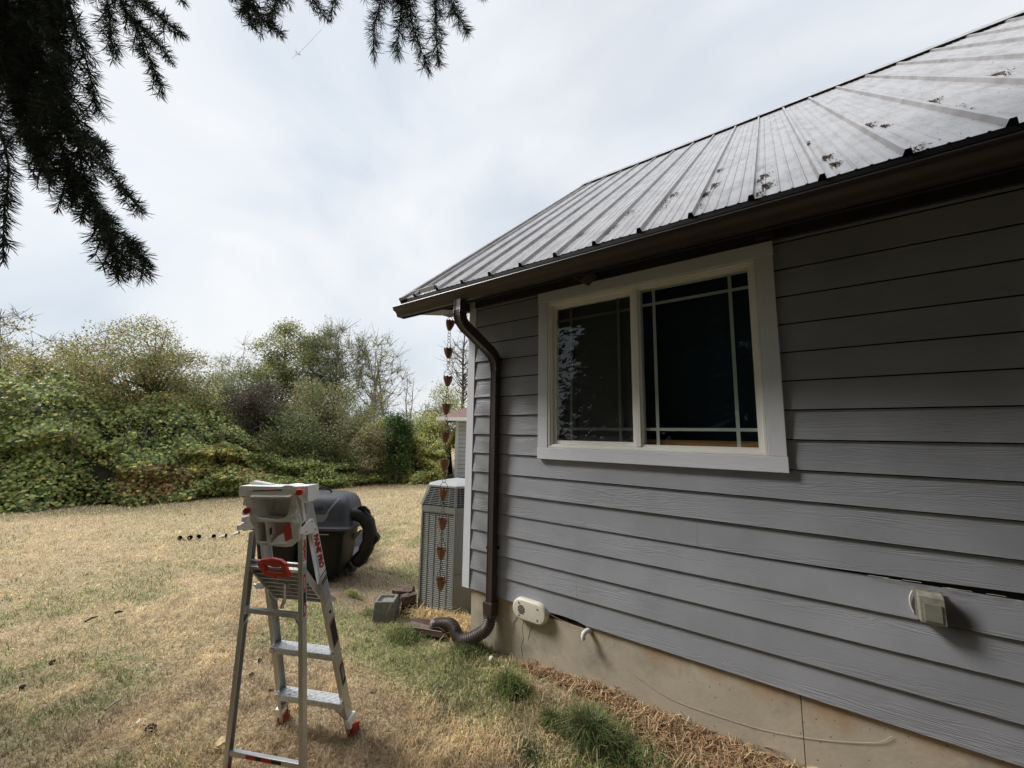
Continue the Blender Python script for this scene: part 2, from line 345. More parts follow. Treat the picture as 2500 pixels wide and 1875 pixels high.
def groundmat():
    m = mat('lawn_soil', (.26, .20, .12), .95)
    t = m.node_tree; N = t.nodes; L = t.links; b = N['Principled BSDF']
    tc = N.new('ShaderNodeTexCoord')
    n = N.new('ShaderNodeTexNoise'); n.inputs['Scale'].default_value = .9; n.inputs['Detail'].default_value = 9; n.inputs['Roughness'].default_value = .65; L.new(tc.outputs['Object'], n.inputs[0])
    rp = N.new('ShaderNodeValToRGB'); e = rp.color_ramp.elements
    e[0].position = .32; e[0].color = (.24, .22, .10, 1); e[1].position = .62; e[1].color = (.50, .385, .23, 1); q = e.new(.48); q.color = (.42, .33, .19, 1)
    L.new(n.outputs[0], rp.inputs[0])
    n2 = N.new('ShaderNodeTexNoise'); n2.inputs['Scale'].default_value = 45; n2.inputs['Detail'].default_value = 5; L.new(tc.outputs['Object'], n2.inputs[0])
    mx = N.new('ShaderNodeMix'); mx.data_type = 'RGBA'; mx.blend_type = 'MULTIPLY'; mx.inputs[0].default_value = 1
    r2 = N.new('ShaderNodeValToRGB'); r2.color_ramp.elements[0].color = (.45, .42, .4, 1); r2.color_ramp.elements[0].position = .35; r2.color_ramp.elements[1].position = .62; r2.color_ramp.elements[1].color = (1, 1, 1, 1)
    vc = N.new('ShaderNodeVertexColor'); vc.layer_name = 'Col'; mz = N.new('ShaderNodeMix'); mz.data_type = 'RGBA'; mz.blend_type = 'MIX'; mz.inputs[0].default_value = .35
    L.new(vc.outputs[0], mz.inputs[6]); L.new(rp.outputs[0], mz.inputs[7]); L.new(n2.outputs[0], r2.inputs[0]); L.new(mz.outputs[2], mx.inputs[6]); L.new(r2.outputs[0], mx.inputs[7]); L.new(mx.outputs[2], b.inputs['Base Color'])
    bp = N.new('ShaderNodeBump'); bp.inputs['Strength'].default_value = .9; bp.inputs['Distance'].default_value = .02; L.new(n2.outputs[0], bp.inputs['Height']); L.new(bp.outputs[0], b.inputs['Normal'])
    return m
M_GROUND = groundmat()

# ------------------------------------------------------------------ value noise for ground colours and bumps
def vnoise(x, y, s, seed=0):
    g = np.random.default_rng(seed).random((64, 64)); x = x/s; y = y/s
    xi = np.floor(x).astype(int); yi = np.floor(y).astype(int); fx = x-xi; fy = y-yi
    fx = fx*fx*(3-2*fx); fy = fy*fy*(3-2*fy)
    a = g[xi % 64, yi % 64]; b = g[(xi+1) % 64, yi % 64]; c = g[xi % 64, (yi+1) % 64]; d = g[(xi+1) % 64, (yi+1) % 64]
    return (a*(1-fx)+b*fx)*(1-fy)+(c*(1-fx)+d*fx)*fy
def sstep(a, b, x): t = np.clip((x-a)/(b-a), 0, 1); return t*t*(3-2*t)
def gz(x, y):
    x = np.asarray(x, float); y = np.asarray(y, float)
    z = -.445-.06*sstep(.9, -1.2, x)*sstep(-2.2, -.4, y)-.04*sstep(-1, -5, x)
    return z+.012*(vnoise(x, y, .7, 1)-.5)+.03*(vnoise(x, y, 2.7, 2)-.5)*sstep(1, -3, x)
def gzf(x, y): return float(gz(x, y))

# ------------------------------------------------------------------ lawn
def make_ground():
    def axis(lo, hi, fine_lo, fine_hi, step):
        a = list(np.arange(fine_lo, fine_hi+step, step)); x = fine_hi
        d = step
        while x < hi: d *= 1.25; x += d; a.append(x)
        x = fine_lo; d = step
        while x > lo: d *= 1.25; x -= d; a.insert(0, x)
        return np.array(a)
    xs = axis(-300, 300, -9, 6, .15); ys = axis(-300, 300, -7, 8, .15)
    X, Y = np.meshgrid(xs, ys, indexing='ij'); Z = gz(X, Y)
    nx, ny = X.shape; v = np.stack([X, Y, Z], -1).reshape(-1, 3)
    i = np.arange(nx*ny).reshape(nx, ny)
    f = np.stack([i[:-1, :-1], i[1:, :-1], i[1:, 1:], i[:-1, 1:]], -1).reshape(-1)
    gm = green_mask(X.ravel(), Y.ravel())[:, None]; colg = np.array([.44, .345, .21])*(1-gm)+np.array([.20, .205, .085])*gm; xd, yd = X.ravel(), Y.ravel(); dg = sstep(1.15, .6, np.hypot((xd+2.0)/.95, (yd-.20)/.60))[:, None]; colg = colg*(1-dg)+np.array([.15, .105, .07])*dg
    return tag(mesh_np('lawn', v, f, 4, M_GROUND, col=colg, smooth=True), 'dry tan lawn stretching from the house to the brambles', 'lawn', kind='structure')

def green_mask(x, y):
    g = .55*vnoise(x+3, y, 1.6, 11)+.30*vnoise(x, y, .5, 12)+.15*vnoise(x, y, .17, 13)
    green = sstep(.38, .54, g)*.85
    far = sstep(-3.0, -5.5, x); green = green*(1-.72*far)
    green = np.maximum(green, sstep(1.0, .25, np.hypot((x+.15)/1.7, (y+.50)/.50))*1.0)
    green = np.maximum(green, .75*sstep(1, .2, np.hypot((x+1.7)/1.1, (y+.0)/.8)))
    green = np.maximum(green, .85*sstep(1, .3, np.hypot((x+2.5)/2.6, (y+2.2)/1.0))*sstep(.30, .50, g))
    green = np.maximum(green, .65*sstep(1, .3, np.hypot((x+.0)/1.2, (y+1.9)/.5))*sstep(.40, .56, g))
    return green
def lawn_colour(x, y, n):
    """base colour of grass blades at x,y: straw with olive green patches"""
    green = green_mask(x, y)
    brown = sstep(.50, .66, vnoise(x, y, .38, 15))*.85*sstep(-3.5, -1, x)
    r = rng.random(len(x))[:, None]
    straw = np.array([.61, .475, .28])*(.72+.5*r); brn = np.array([.36, .265, .17])*(.7+.6*r); grn = np.array([.225, .265, .095])*(.65+.7*r)
    mot = (.60+.80*vnoise(x, y, .075, 17))*(.78+.44*vnoise(x, y, .26, 18)); c = (straw*(1-brown[:, None])+brn*brown[:, None])*mot[:, None]*1.12; grn = grn*mot[:, None]*1.05
    dirt = sstep(1.15, .6, np.hypot((x+2.0)/.95, (y-.20)/.60)+.5*(vnoise(x, y, .3, 19)-.5))[:, None]; c = c*(1-dirt)+np.array([.20, .14, .09])*dirt; green = green*(1-.8*dirt[:, 0])
    pale = np.array([.66, .56, .38])
    pick = rng.random(len(x)) < green*.95
    c = np.where(pick[:, None], grn, c)
    c = np.where((rng.random(len(x)) < .03)[:, None], pale, c)
    return np.clip(c, 0, 1)
def blades(x, y, z, h, w, lean, col, name, matl, label, cat, curl=.5, loc=None, parent=None, kind='stuff'):
    n = len(x); a = rng.random(n)*2*math.pi; d = np.stack([np.cos(a), np.sin(a), np.zeros(n)], 1)
    p = a+math.pi/2+rng.normal(0, .5, n); s = np.stack([np.cos(p), np.sin(p), np.zeros(n)], 1)
    b = np.stack([x, y, z], 1)
    l1 = (lean*.45)[:, None]; l2 = lean[:, None]; H = h[:, None]; Wd = w[:, None]
    m1 = b+d*H*l1+np.array([0, 0, 1])*H*np.sqrt(np.maximum(.05, .36-.30*l1**2))
    tip = b+d*H*l2+np.array([0, 0, 1])*H*np.sqrt(np.maximum(.02, 1-l2**2))*(1-curl*.3)
    v = np.stack([b-s*Wd*.5, b+s*Wd*.5, m1+s*Wd*.42, m1-s*Wd*.42, tip], 1).reshape(-1, 3)
    k = np.arange(n)[:, None]*5
    f1 = (k+np.array([0, 1, 2])).ravel(); f2 = (k+np.array([0, 2, 3])).ravel(); f3 = (k+np.array([3, 2, 4])).ravel()
    f = np.concatenate([f1, f2, f3])
    return mesh_np(name, v, f, 3, matl, parent, np.repeat(col, 5, 0), loc)
def make_grass(total=520000):
    # density falls with distance squared
    r0, r1 = 1.2, 16
    n = total; u = rng.random(n)
    rr = r0*(r1/r0)**u
    th = rng.random(n)*R(132)+R(78)       # directions from the camera, around the lawn side
    x = CAM[0]+rr*np.cos(th)*1.0; y = CAM[1]+rr*np.sin(th)
    th2 = rng.random(n)*R(150)+R(85)
    x = CAM[0]+rr*np.cos(th2); y = CAM[1]+rr*np.sin(th2)
    keep = ~((x > -.02) & (y > -.03)) & (y > -6) & (x > -12.5)
    # sparser on dirt near the mower and at the foundation straw
    bare = np.hypot((x+2.0)/.9, (y-.15)/.55) < 1
    keep &= ~(bare & (rng.random(n) < .72))
    keep &= ~((y > -.16+.05*np.sin(x*5)) & (x > .7) & (rng.random(n) < .6))
    x, y, rr = x[keep], y[keep], rr[keep]; n = len(x)
    z = gz(x, y)-.004
    tuft = vnoise(x, y, .11, 21); big = vnoise(x, y, .6, 22)
    h = (.022+.034*rng.random(n)+.03*(rng.random(n) < .05))*(.45+.95*tuft+.3*big)*(1+.25*sstep(4, 2.2, rr)); h = h*(1+.15*np.clip(rr-3, 0, 6)/6)
    w = .0022+.0011*rr*(.7+.6*rng.random(n))*.55
    lean = .35+.62*rng.random(n)
    return blades(x, y, z, h, w, lean, lawn_colour(x, y, n), 'grass', M_GRASS, '', '')
tag(make_grass(), 'short dry mown grass, straw coloured with green patches', 'grass', kind='stuff')

make_ground()
# ------------------------------------------------------------------ the house
HL = thing('house', 'grey lap sided house with metal roof and brown gutter', 'house', (0, 0, -.45))
X1 = 9.0; YR = 3.71; ZR = 6.35; YE = -.56; ZE = 2.715; EX = .178
TAN = (ZR-ZE)/(YR-YE)
def board(mb, x0, x1, i, lift=0, y0=-.023):
    zb = i*EX; n = max(1, int((x1-x0)/.5)) if lift else 1
    prof = [(y0, 0), (y0+.014, EX-.007), (-.001, EX-.007), (-.008, .012), (y0+.007, .010), (y0+.007, 0)]
    mb.prism([(a, b) for a, b in prof], (x0, 0, zb), (0, 1, 0), (0, 0, 1), (x1-x0, 0, 0))
sb = MB()
joints = {3: [3.72], 4: [1.98, 5.6], 5: [4.9], 6: [.775, 4.4], 2: [5.2], 1: [1.1, 4.7], 0: [3.4], 8: [4.2], 9: [6.1], 7: [3.6], 10: [5.2], 12: [4.4]}
for i in range(0, 16):
    spans = [(0.001, X1)]
    if 7 <= i <= 14: spans = [(0.001, .775), (2.482, X1)]
    cut = joints.get(i, [])
    out_ = []
    for a, b in spans:
        xs = [a]+[c for c in cut if a+.05 < c < b-.05]+[b]
        for p, q in zip(xs[:-1], xs[1:]): out_.append((p+(.0005 if p != a else 0), q-(.0005 if q != b else 0)))
    for a, b in out_:
        if i == 0:
            # bottom board warped up between the vent and the hose fitting
            pts = [a, .80, .86, .98, 1.10, 1.17, b] if a < .8 < b else [a, b]
            lf = {.86: .012, .98: .016, 1.10: .012}
            for p, q in zip(pts[:-1], pts[1:]):
                l0, l1 = lf.get(p, 0), lf.get(q, 0); y0 = -.020
                vs = [(p, y0, l0), (p, y0+.013, EX-.007), (p, -.001, EX-.007), (p, -.009, l0), (q, y0, l1), (q, y0+.013, EX-.007), (q, -.001, EX-.007), (q, -.009, l1)]
                sb.add(vs, [(0, 4, 5, 1), (1, 5, 6, 2), (2, 6, 7, 3), (3, 7, 4, 0)]+([(0, 1, 2, 3)] if p == a else [])+([(4, 7, 6, 5)] if q == b else []))
        elif i == 4:
            # board that has come loose at the right: its bottom edge lifts
            pts = [a]+[c for c in (2.3, 2.65, 3.0, 3.4, 3.9, 4.6) if a < c < b]+[b]
            lf = {2.65: .004, 3.0: .016, 3.4: .034, 3.9: .040, 4.6: .040}
            for p, q in zip(pts[:-1], pts[1:]):
                l0, l1 = lf.get(p, 0), lf.get(q, 0); y0 = -.020; zb = i*EX
                vs = [(p, y0, zb+l0), (p, y0+.013, zb+EX-.007), (p, -.001, zb+EX-.007), (p, -.009, zb+l0), (q, y0, zb+l1), (q, y0+.013, zb+EX-.007), (q, -.001, zb+EX-.007), (q, -.009, zb+l1)]
                sb.add(vs, [(0, 4, 5, 1), (1, 5, 6, 2), (2, 6, 7, 3), (3, 7, 4, 0)]+([(0, 1, 2, 3)] if p == a else [])+([(4, 7, 6, 5)] if q == b else []))
        else: board(sb, a, b, i)
# gable end boards (facing -X), lapped
for i in range(0, 35):
    z0 = i*EX; z1 = z0+EX+.006
    def yr(z):
        lo = 0.001; hi = 2*YR-.001
        if z > ZE+.35: lo = YE+(z-ZE+.12)/TAN; hi = 2*YR-lo
        return lo, hi
    lo, hi = yr(z1)
    if hi-lo < .1: break
    sb.add([(-.020, lo, z0), (-.020, hi, z0), (-.007, hi, z1), (-.007, lo, z1), (-.009, lo, z0), (-.009, hi, z0)], [(0, 3, 2, 1), (0, 1, 5, 4)])
obj('siding', sb, M_SIDING, HL)
wl = MB()                                   # sheathing behind the boards, black paper
for a, b in (((.0, 0, .02), (.80, .10, 3.05)), ((2.46, 0, .02), (X1, .10, 3.05)), ((.80, 0, .02), (2.46, .10, 1.28)), ((.80, 0, 2.62), (2.46, .10, 3.05))):
    wl.box(a, b)
wl.box((0, .101, -.02), (.10, 2*YR, 3.0)); wl.box((X1-.1, .101, -.02), (X1, 2*YR, 3.0)); wl.box((.101, 2*YR-.1, -.02), (X1-.101, 2*YR, 3.0))
wl.add([(0.001, .1, 3.0), (0.001, 2*YR-.1, 3.0), (0.001, YR, ZR-.25)], [(0, 1, 2)])
wl.add([(X1-.01, .1, 3.0), (X1-.01, 2*YR-.1, 3.0), (X1-.01, YR, ZR-.25)], [(0, 1, 2)])
obj('sheathing', wl, M_BLACK, HL)
fb = MB()
# foundation: stem wall with the notch under the lifted board and a vertical form joint
def fnd(x0, x1, top): fb.box((x0, 0.0, -.95), (x1, .2, top))
fnd(.012, .815, -.004); fnd(.815, 1.165, -.040); fnd(1.165, 2.478, -.004); fnd(2.482, X1, -.004)
fb.box((.012, .2, -.95), (.212, 2*YR, -.03))
obj('foundation', fb, M_CONC, HL)
jt = MB(); jt.box((2.4795, .002, -.9), (2.4805, .15, -.006))
obj('form_joint', jt, M_BLACK, HL)
# cracks
ck = MB()
for base in ([(.60, -.12), (.585, -.20), (.60, -.27), (.575, -.33), (.59, -.40), (.60, -.46)], [(.69, -.14), (.665, -.19), (.645, -.26)]):
    ck.tube([(x, -.0003, z) for x, z in base], .0016, 5)
obj('crack', ck, M_BLACK, HL)
rs = random.Random(5)
# corner boards
cbm = MB(); cbm.box((-.088, -.026, -.004), (0, -.001, 2.85)); cbm.box((-.088, -.0009, -.004), (-.0625, .085, 2.85))
obj('corner_board', cbm, M_TRIMV, HL, bevel=.0025)
cb2 = MB(); cb2.box((X1, -.026, -.004), (X1+.088, -.001, 2.85)); obj('corner_board', cb2, M_TRIMV, HL, bevel=.0025)
# frieze board
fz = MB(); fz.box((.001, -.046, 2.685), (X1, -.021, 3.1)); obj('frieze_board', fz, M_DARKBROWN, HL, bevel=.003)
bk = MB()
bk.prism([(1.155, 2.712), (1.325, 2.712), (1.24, 2.648)], (0, -.20, 0), (1, 0, 0), (0, 0, 1), (0, .15, 0)); 
bk.box((2.42, -.075, 2.70), (2.52, -.047, 2.785))
obj('frieze_block', bk, M_BROWN, HL, bevel=.002)
# soffit, fascia, return box
sf = MB()
sf.prism([(-.53, 2.555), (-.53, 2.600), (.0, 3.06), (.0, 3.02)], (-.49, 0, 0), (0, 1, 0), (0, 0, 1), (X1+.98, 0, 0))
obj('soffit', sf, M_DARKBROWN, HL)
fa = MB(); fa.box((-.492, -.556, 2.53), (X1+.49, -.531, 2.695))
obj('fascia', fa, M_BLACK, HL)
rbx = MB()
rbx.prism([(-.52, 2.556), (-.36, 2.60), (-.10, 2.662), (-.0, 2.665), (-.0, 2.80), (-.52, 2.80)], (-.40, 0, 0), (0, 1, 0), (0, 0, 1), (.31, 0, 0))
obj('eave_return', rbx, M_BROWN, HL, bevel=.003)
# rake boards
for xx in (-.49, X1+.465):
    rb = MB()
    rb.prism([(YE+.02, ZE-.17), (YE+.02, ZE-.03), (YR, ZR-.03), (2*YR-YE-.02, ZE-.03), (2*YR-YE-.02, ZE-.17), (YR, ZR-.17)], (xx, 0, 0), (0, 1, 0), (0, 0, 1), (.025, 0, 0))
    obj('rake_board', rb, M_DARKBROWN, HL)
# metal roof: ribs every 0.304 m, small stiffening beads between
RIB = .304; X_RIB0 = 3.037
def roof_profile(x0, x1):
    P = []
    ks = range(int((x0-X_RIB0)/RIB)-2, int((x1-X_RIB0)/RIB)+3)
    for k in ks:
        c = X_RIB0+k*RIB
        P += [(c-.016, 0), (c-.009, .024), (c+.009, .024), (c+.016, 0)]
        for j in (.065, .130, .185, .245):
            P += [(c+j-.010, 0), (c+j-.005, .0042), (c+j, .0042), (c+j+.005, 0)]
    P = [(a, b) for a, b in P if x0+.001 < a < x1-.001]
    return [(x0, 0)]+P+[(x1, 0)]
rm = MB()
nrmF = nrm((0, -TAN, 1)); 
prof = roof_profile(-.505, X1+.5)
def roof_side(sgn):
    y_e = YE if sgn > 0 else 2*YR-YE
    rows = [0, .02, .3, .6, .9, .997]
    vs = []; nn = nrm((0, -TAN*sgn, 1))
    for t in rows:
        y = y_e+(YR-y_e)*t; z = ZE+(ZR-ZE)*t
        for a, b in prof: 
            w = .0016*math.sin(a*9+t*5) if t == 0 else 0
            vs.append(np.array([a, y, z])+nn*(b+w))
    n = len(prof)
    fs = [(r*n+i, r*n+i+1, (r+1)*n+i+1, (r+1)*n+i) for r in range(len(rows)-1) for i in range(n-1)]
    if sgn < 0: fs = [f[::-1] for f in fs]
    rm.add(vs, fs)
    # underside sheet and rib ends
    rm.add([np.array([a, y_e, ZE])-nn*.003 for a in (-.505, X1+.5)]+[np.array([a, YR, ZR])-nn*.003 for a in (X1+.5, -.505)], [(0, 3, 2, 1)], 1)
    for k in range(-40, 60):
        c = X_RIB0+k*RIB
        if -.45 < c < X1+.45:
            b0 = np.array([c, y_e, ZE])+nn*0; ex = np.array([1, 0, 0])
            rm.add([b0-ex*.019-nn*.004, b0+ex*.019-nn*.004, b0+ex*.010+nn*.027, b0-ex*.010+nn*.027], [(0, 1, 2, 3)], 1)
roof_side(1); roof_side(-1)
RF = obj('metal_roof', rm, [M_ROOF, M_BLACK], HL)
dm = MB()                                    # black closure under the sheet edge
dm.box((-.50, YE+.002, ZE-.03), (X1+.495, YE+.022, ZE-.003)); obj('drip_edge', dm, M_BLACK, HL)
rc = MB()
for sgn in (1, -1):
    nn = nrm((0, -TAN*sgn, 1)); sl_ = nrm((0, sgn*(YE-YR), ZE-ZR)) if sgn > 0 else nrm((0, (YR-YE), ZE-ZR))
    top = np.array([0, YR, ZR])
    a0 = top+np.array([0, 0, .062]); a1 = top+sl_*.16+nn*.034; a2 = top+sl_*.16+nn*.029; a3 = top+np.array([0, 0, .056])
    rc.add([p+np.array([-.53, 0, 0]) for p in (a0, a1, a2, a3)]+[p+np.array([X1+.53, 0, 0]) for p in (a0, a1, a2, a3)], [(0, 1, 5, 4), (1, 2, 6, 5), (2, 3, 7, 6), (0, 3, 2, 1), (4, 5, 6, 7)])
    b1 = top+sl_*.145+nn*.001; b2 = top+sl_*.145+nn*.028; b3 = top+sl_*.155+nn*.028; b4 = top+sl_*.155+nn*.001
    rc.add([p+np.array([-.50, 0, 0]) for p in (b1, b2, b3, b4)]+[p+np.array([X1+.50, 0, 0]) for p in (b1, b2, b3, b4)], [(0, 1, 5, 4), (1, 2, 6, 5), (2, 3, 7, 6), (3, 0, 4, 7), (0, 3, 2, 1), (4, 5, 6, 7)], 1)
obj('ridge_cap', rc, [M_ROOF, M_BLACK], RF)
rk = MB()
for sgn in (1, -1):
    y_e = YE if sgn > 0 else 2*YR-YE
    nn = nrm((0, -TAN*sgn, 1)); p0 = np.array([-.505, y_e-.01*sgn, ZE-.008]); p1 = np.array([-.505, YR, ZR])
    for xo in (0, X1+1.01-.05):
        q0, q1 = p0+np.array([xo, 0, 0]), p1+np.array([xo, 0, 0])
        rk.obox((q0+q1)/2+nn*.014+np.array([.022, 0, 0]), (.03, 0, 0), nn*.014, (q1-q0)/2)
        rk.obox((q0+q1)/2-nn*.03+np.array([-.012 if xo == 0 else .056, 0, 0]), (.003, 0, 0), nn*.05, (q1-q0)/2)
obj('rake_trim', rk, M_ROOF, RF)
# gutter
gt = MB()
G_out = [(-.531, 2.628), (-.531, 2.538), (-.592, 2.538), (-.600, 2.548), (-.606, 2.568), (-.622, 2.583), (-.640, 2.590), (-.648, 2.600), (-.650, 2.612), (-.657, 2.620), (-.655, 2.626), (-.640, 2.624)]
G_in = [(-.6385, 2.621), (-.652, 2.6225), (-.6475, 2.612), (-.6455, 2.601), (-.638, 2.593), (-.620, 2.586), (-.6035, 2.570), (-.597, 2.549), (-.590, 2.5405), (-.5335, 2.5405), (-.5335, 2.628)]
gt.prism(G_out+G_in, (-.512, 0, 0), (0, 1, 0), (0, 0, 1), (X1+1.02, 0, 0))
gt.prism([(a, b) for a, b in G_out[:11]], (-.514, 0, 0), (0, 1, 0), (0, 0, 1), (.002, 0, 0))
for xx in (2.05, 5.1): 
    gt.prism([(a-.0015 if a < -.54 else a, b-.0015) for a, b in G_out[1:11]], (xx, 0, 0), (0, 1, 0), (0, 0, 1), (.006, 0, 0))
GUT = obj('gutter', gt, M_BROWN, HL, smooth='a')
# downspout: rectangular pipe swept along its path
def rect_sweep(mb, path, wx, wd, crimp=()):
    """path of (point, depth_dir); width along X"""
    vs = []; 
    for i, (p, n) in enumerate(path):
        p = V3(p); n = nrm(n); k = 1+(.10 if i in crimp else 0)
        for a, b in ((-1, -1), (-.72, -1.0), (-.6, -.93), (.6, -.93), (.72, -1.0), (1, -1), (1, 1), (-1, 1)):
            vs.append(p+np.array([a*wx/2*k, 0, 0])+n*b*wd/2*k)
    m = len(path); q = 8
    fs = [(i*q+k, i*q+(k+1) % q, (i+1)*q+(k+1) % q, (i+1)*q+k) for i in range(m-1) for k in range(q)]
    fs += [tuple(range(q))[::-1], tuple((m-1)*q+k for k in range(q))]
    mb.add(vs, fs)
ds = MB()
path = [((.290, -.052, 2.12), (0, 1, 0)), ((.290, -.052, 1.2), (0, 1, 0)), ((.288, -.052, -.03), (0, 1, 0))]
rect_sweep(ds, path, .066, .078)
DS = obj('downspout', ds, M_BROWN, HL, bevel=.003)
el = MB()
pth = [(-.590, 2.545), (-.590, 2.46), (-.588, 2.425), (-.578, 2.395), (-.560, 2.372), (-.52, 2.343), (-.30, 2.246), (-.17, 2.190), (-.125, 2.166), (-.092, 2.138), (-.068, 2.10), (-.055, 2.06), (-.052, 2.02)]
P_ = []
for i, (y, z) in enumerate(pth):
    a = np.array(pth[max(0, i-1)]); b = np.array(pth[min(len(pth)-1, i+1)]); d = (b-a)/np.linalg.norm(b-a)
    # fine crimps at the two bends
    P_.append(((.318-.028*(i/12)), y, z, (0, -d[1], d[0])))
fine = []
for i in range(len(P_)-1):
    k = 5 if i in (1, 2, 3, 7, 8, 9, 10) else 2
    for j in range(k):
        t = j/k; A = P_[i]; B = P_[i+1]
        fine.append((np.array(A[:3])*(1-t)+np.array(B[:3])*t, np.array(A[3])*(1-t)+np.array(B[3])*t, i in (1, 2, 3, 7, 8, 9, 10) and j % 2))
fine.append((np.array(P_[-1][:3]), np.array(P_[-1][3]), False))
rect_sweep(el, [(p, n) for p, n, c in fine], .072, .084, crimp=[i for i, f in enumerate(fine) if f[2]])
obj('elbow', el, M_BROWN, DS, smooth='a')
sp_ = MB()
for z in (2.13, .42):
    sp_.box((.235, -.030, z-.012), (.345, -.021, z+.012)); sp_.box((.252, -.095, z-.012), (.328, -.0935, z+.012)); sp_.box((.252, -.095, z-.012), (.2535, -.021, z+.012)); sp_.box((.3265, -.095, z-.012), (.328, -.021, z+.012))
obj('strap', sp_, M_BROWN, DS)
bo = MB()
bo.prism([(.237, -.04), (.240, -.030), (.338, -.030), (.341, -.04), (.335, -.13), (.325, -.165), (.252, -.165), (.243, -.13)], (0, -.112, 0), (1, 0, 0), (0, 0, 1), (0, .10, 0))
obj('pipe_adapter', bo, M_BROWN, DS, bevel=.006)
fx = MB()
ctl = [(.290, -.07, -.13), (.290, -.075, -.20), (.262, -.09, -.262), (.20, -.112, -.312), (.12, -.135, -.362), (.04, -.145, -.392), (-.03, -.13, -.385), (-.09, -.10, -.355), (-.16, -.075, -.345), (-.24, -.065, -.362), (-.32, -.07, -.385), (-.395, -.085, -.405)]
def catmull(P, k):
    P = [V3(p) for p in P]; P = [2*P[0]-P[1]]+P+[2*P[-1]-P[-2]]; o = []
    for i in range(1, len(P)-2):
        for j in range(k):
            t = j/k; o.append(.5*((2*P[i])+(-P[i-1]+P[i+1])*t+(2*P[i-1]-5*P[i]+4*P[i+1]-P[i+2])*t*t+(-P[i-1]+3*P[i]-3*P[i+1]+P[i+2])*t**3))
    o.append(P[-2]); return o
cp = catmull(ctl, 20); m = len(cp)
rad = [.0485+(.0058*math.sin(i*2*math.pi/5)) if 4 < i < m-12 else .050 for i in range(m)]
fx.tube(cp, rad, 20, caps=False)
FP = obj('corrugated_pipe', fx, mat('brown_corrugated', (.060, .045, .042), .42, noise=dict(scale=9, amt=.25, dark=(.12, .10, .095), dmask=(.5, .8), dscale=7)), DS, smooth=True)
cf = MB(); a, b = cp[-9], cp[-1]; cf.tube([a, b, b+(b-a)*.02], [.0535, .0535, .0525], 20, caps=False); cf.tube([b, a], [.047, .046], 20, caps=False)
obj('pipe_cuff', cf, mat('faded_cuff', (.15, .12, .11), .5, noise=dict(scale=12, amt=.2)), FP, smooth=True)

def explode(o, tol=.02):
    """separate an object's loose pieces into objects of their own with the same name"""
    me = o.data; n = len(me.vertices); lab = list(range(n))
    def find(a):
        while lab[a] != a: lab[a] = lab[lab[a]]; a = lab[a]
        return a
    for p in me.polygons:
        vs = list(p.vertices); r0 = find(vs[0])
        for v_ in vs[1:]: lab[find(v_)] = r0
    root = [find(i) for i in range(n)]; groups = {}
    for i, r0 in enumerate(root): groups.setdefault(r0, []).append(i)
    co = np.array([v_.co[:] for v_ in me.vertices]); gl = [(co[g].min(0)-tol/2, co[g].max(0)+tol/2, set([k])) for k, g in groups.items()]
    merged = True
    while merged:
        merged = False
        for i in range(len(gl)):
            for j in range(i+1, len(gl)):
                if (gl[i][0] <= gl[j][1]).all() and (gl[j][0] <= gl[i][1]).all():
                    gl[i] = (np.minimum(gl[i][0], gl[j][0]), np.maximum(gl[i][1], gl[j][1]), gl[i][2] | gl[j][2]); gl.pop(j); merged = True; break
            if merged: break
    if len(gl) < 2: return
    faces = [(tuple(p.vertices), p.material_index) for p in me.polygons]; name = o.name.split('.')[0]
    for gi, (a, b, keys) in enumerate(gl):
        idx = [i for i in range(n) if root[i] in keys]; mp_ = {k: i for i, k in enumerate(idx)}
        m2 = bpy.data.meshes.new(name); fs = [(f, mi) for f, mi in faces if f[0] in mp_]
        m2.from_pydata([co[i].tolist() for i in idx], [], [tuple(mp_[v_] for v_ in f) for f, mi in fs])
        for mt in me.materials: m2.materials.append(mt)
        m2.polygons.foreach_set('material_index', [mi for f, mi in fs]); m2.update()
        if gi == 0: o.data = m2
        else:
            c = o.copy(); c.data = m2; C.objects.link(c)
# ------------------------------------------------------------------ the window
WN = MB()
# outer trim boards
x0, x1, z0, z1 = .755, 2.502, 1.223, 2.682
tw = .095
WN.box((x0-.004, -.048, z0), (x1+.004, -.0215, z0+tw))
WINT = obj('window', WN, M_TRIM, HL, bevel=.003)
t2 = MB(); t2.box((x0-.004, -.048, z1-tw), (x1+.004, -.0215, z1)); obj('trim_board', t2, M_TRIM, WINT, bevel=.003)
for a, b in ((x0, x0+tw), (x1-tw, x1)):
    t3 = MB(); t3.box((a, -.046, z0+tw+.001), (b, -.0215, z1-tw-.001)); obj('trim_board', t3, M_TRIMV, WINT, bevel=.003)
# cream vinyl frame, stepped
fr = MB()
def frame(mb, xa, xb, za, zb, w, ya, yb):
    mb.box((xa, ya, za), (xb, yb, za+w)); mb.box((xa, ya, zb-w), (xb, yb, zb)); mb.box((xa, ya, za+w), (xa+w, yb, zb-w)); mb.box((xb-w, ya, za+w), (xb, yb, zb-w))
frame(fr, .852, 2.405, 1.320, 2.585, .016, -.040, .06)
frame(fr, .868, 2.389, 1.336, 2.569, .014, -.030, .058)
fr.box((1.596, -.034, 1.350), (1.632, .056, 2.555))
frame(fr, 1.632, 2.375, 1.350, 2.555, .016, -.022, .054)
obj('frame', fr, M_VINYL, WINT, bevel=.0015)
sa = MB(); frame(sa, .883, 1.596, 1.351, 2.554, .030, .000, .040); sa.box((.905, -.004, 1.86), (.912, 0, 1.94))
obj('sash', sa, M_VINYL, WINT, bevel=.0015)
def grille(xa, xb, za, zb, xs, zs, y, mt):
    g = MB()
    for x in xs: g.box((x-.0105, y, za), (x+.0105, y+.005, zb))
    for z in zs: g.box((xa, y+.0006, z-.0105), (xb, y+.0044, z+.0105))
    obj('grille', g, mt, WINT)
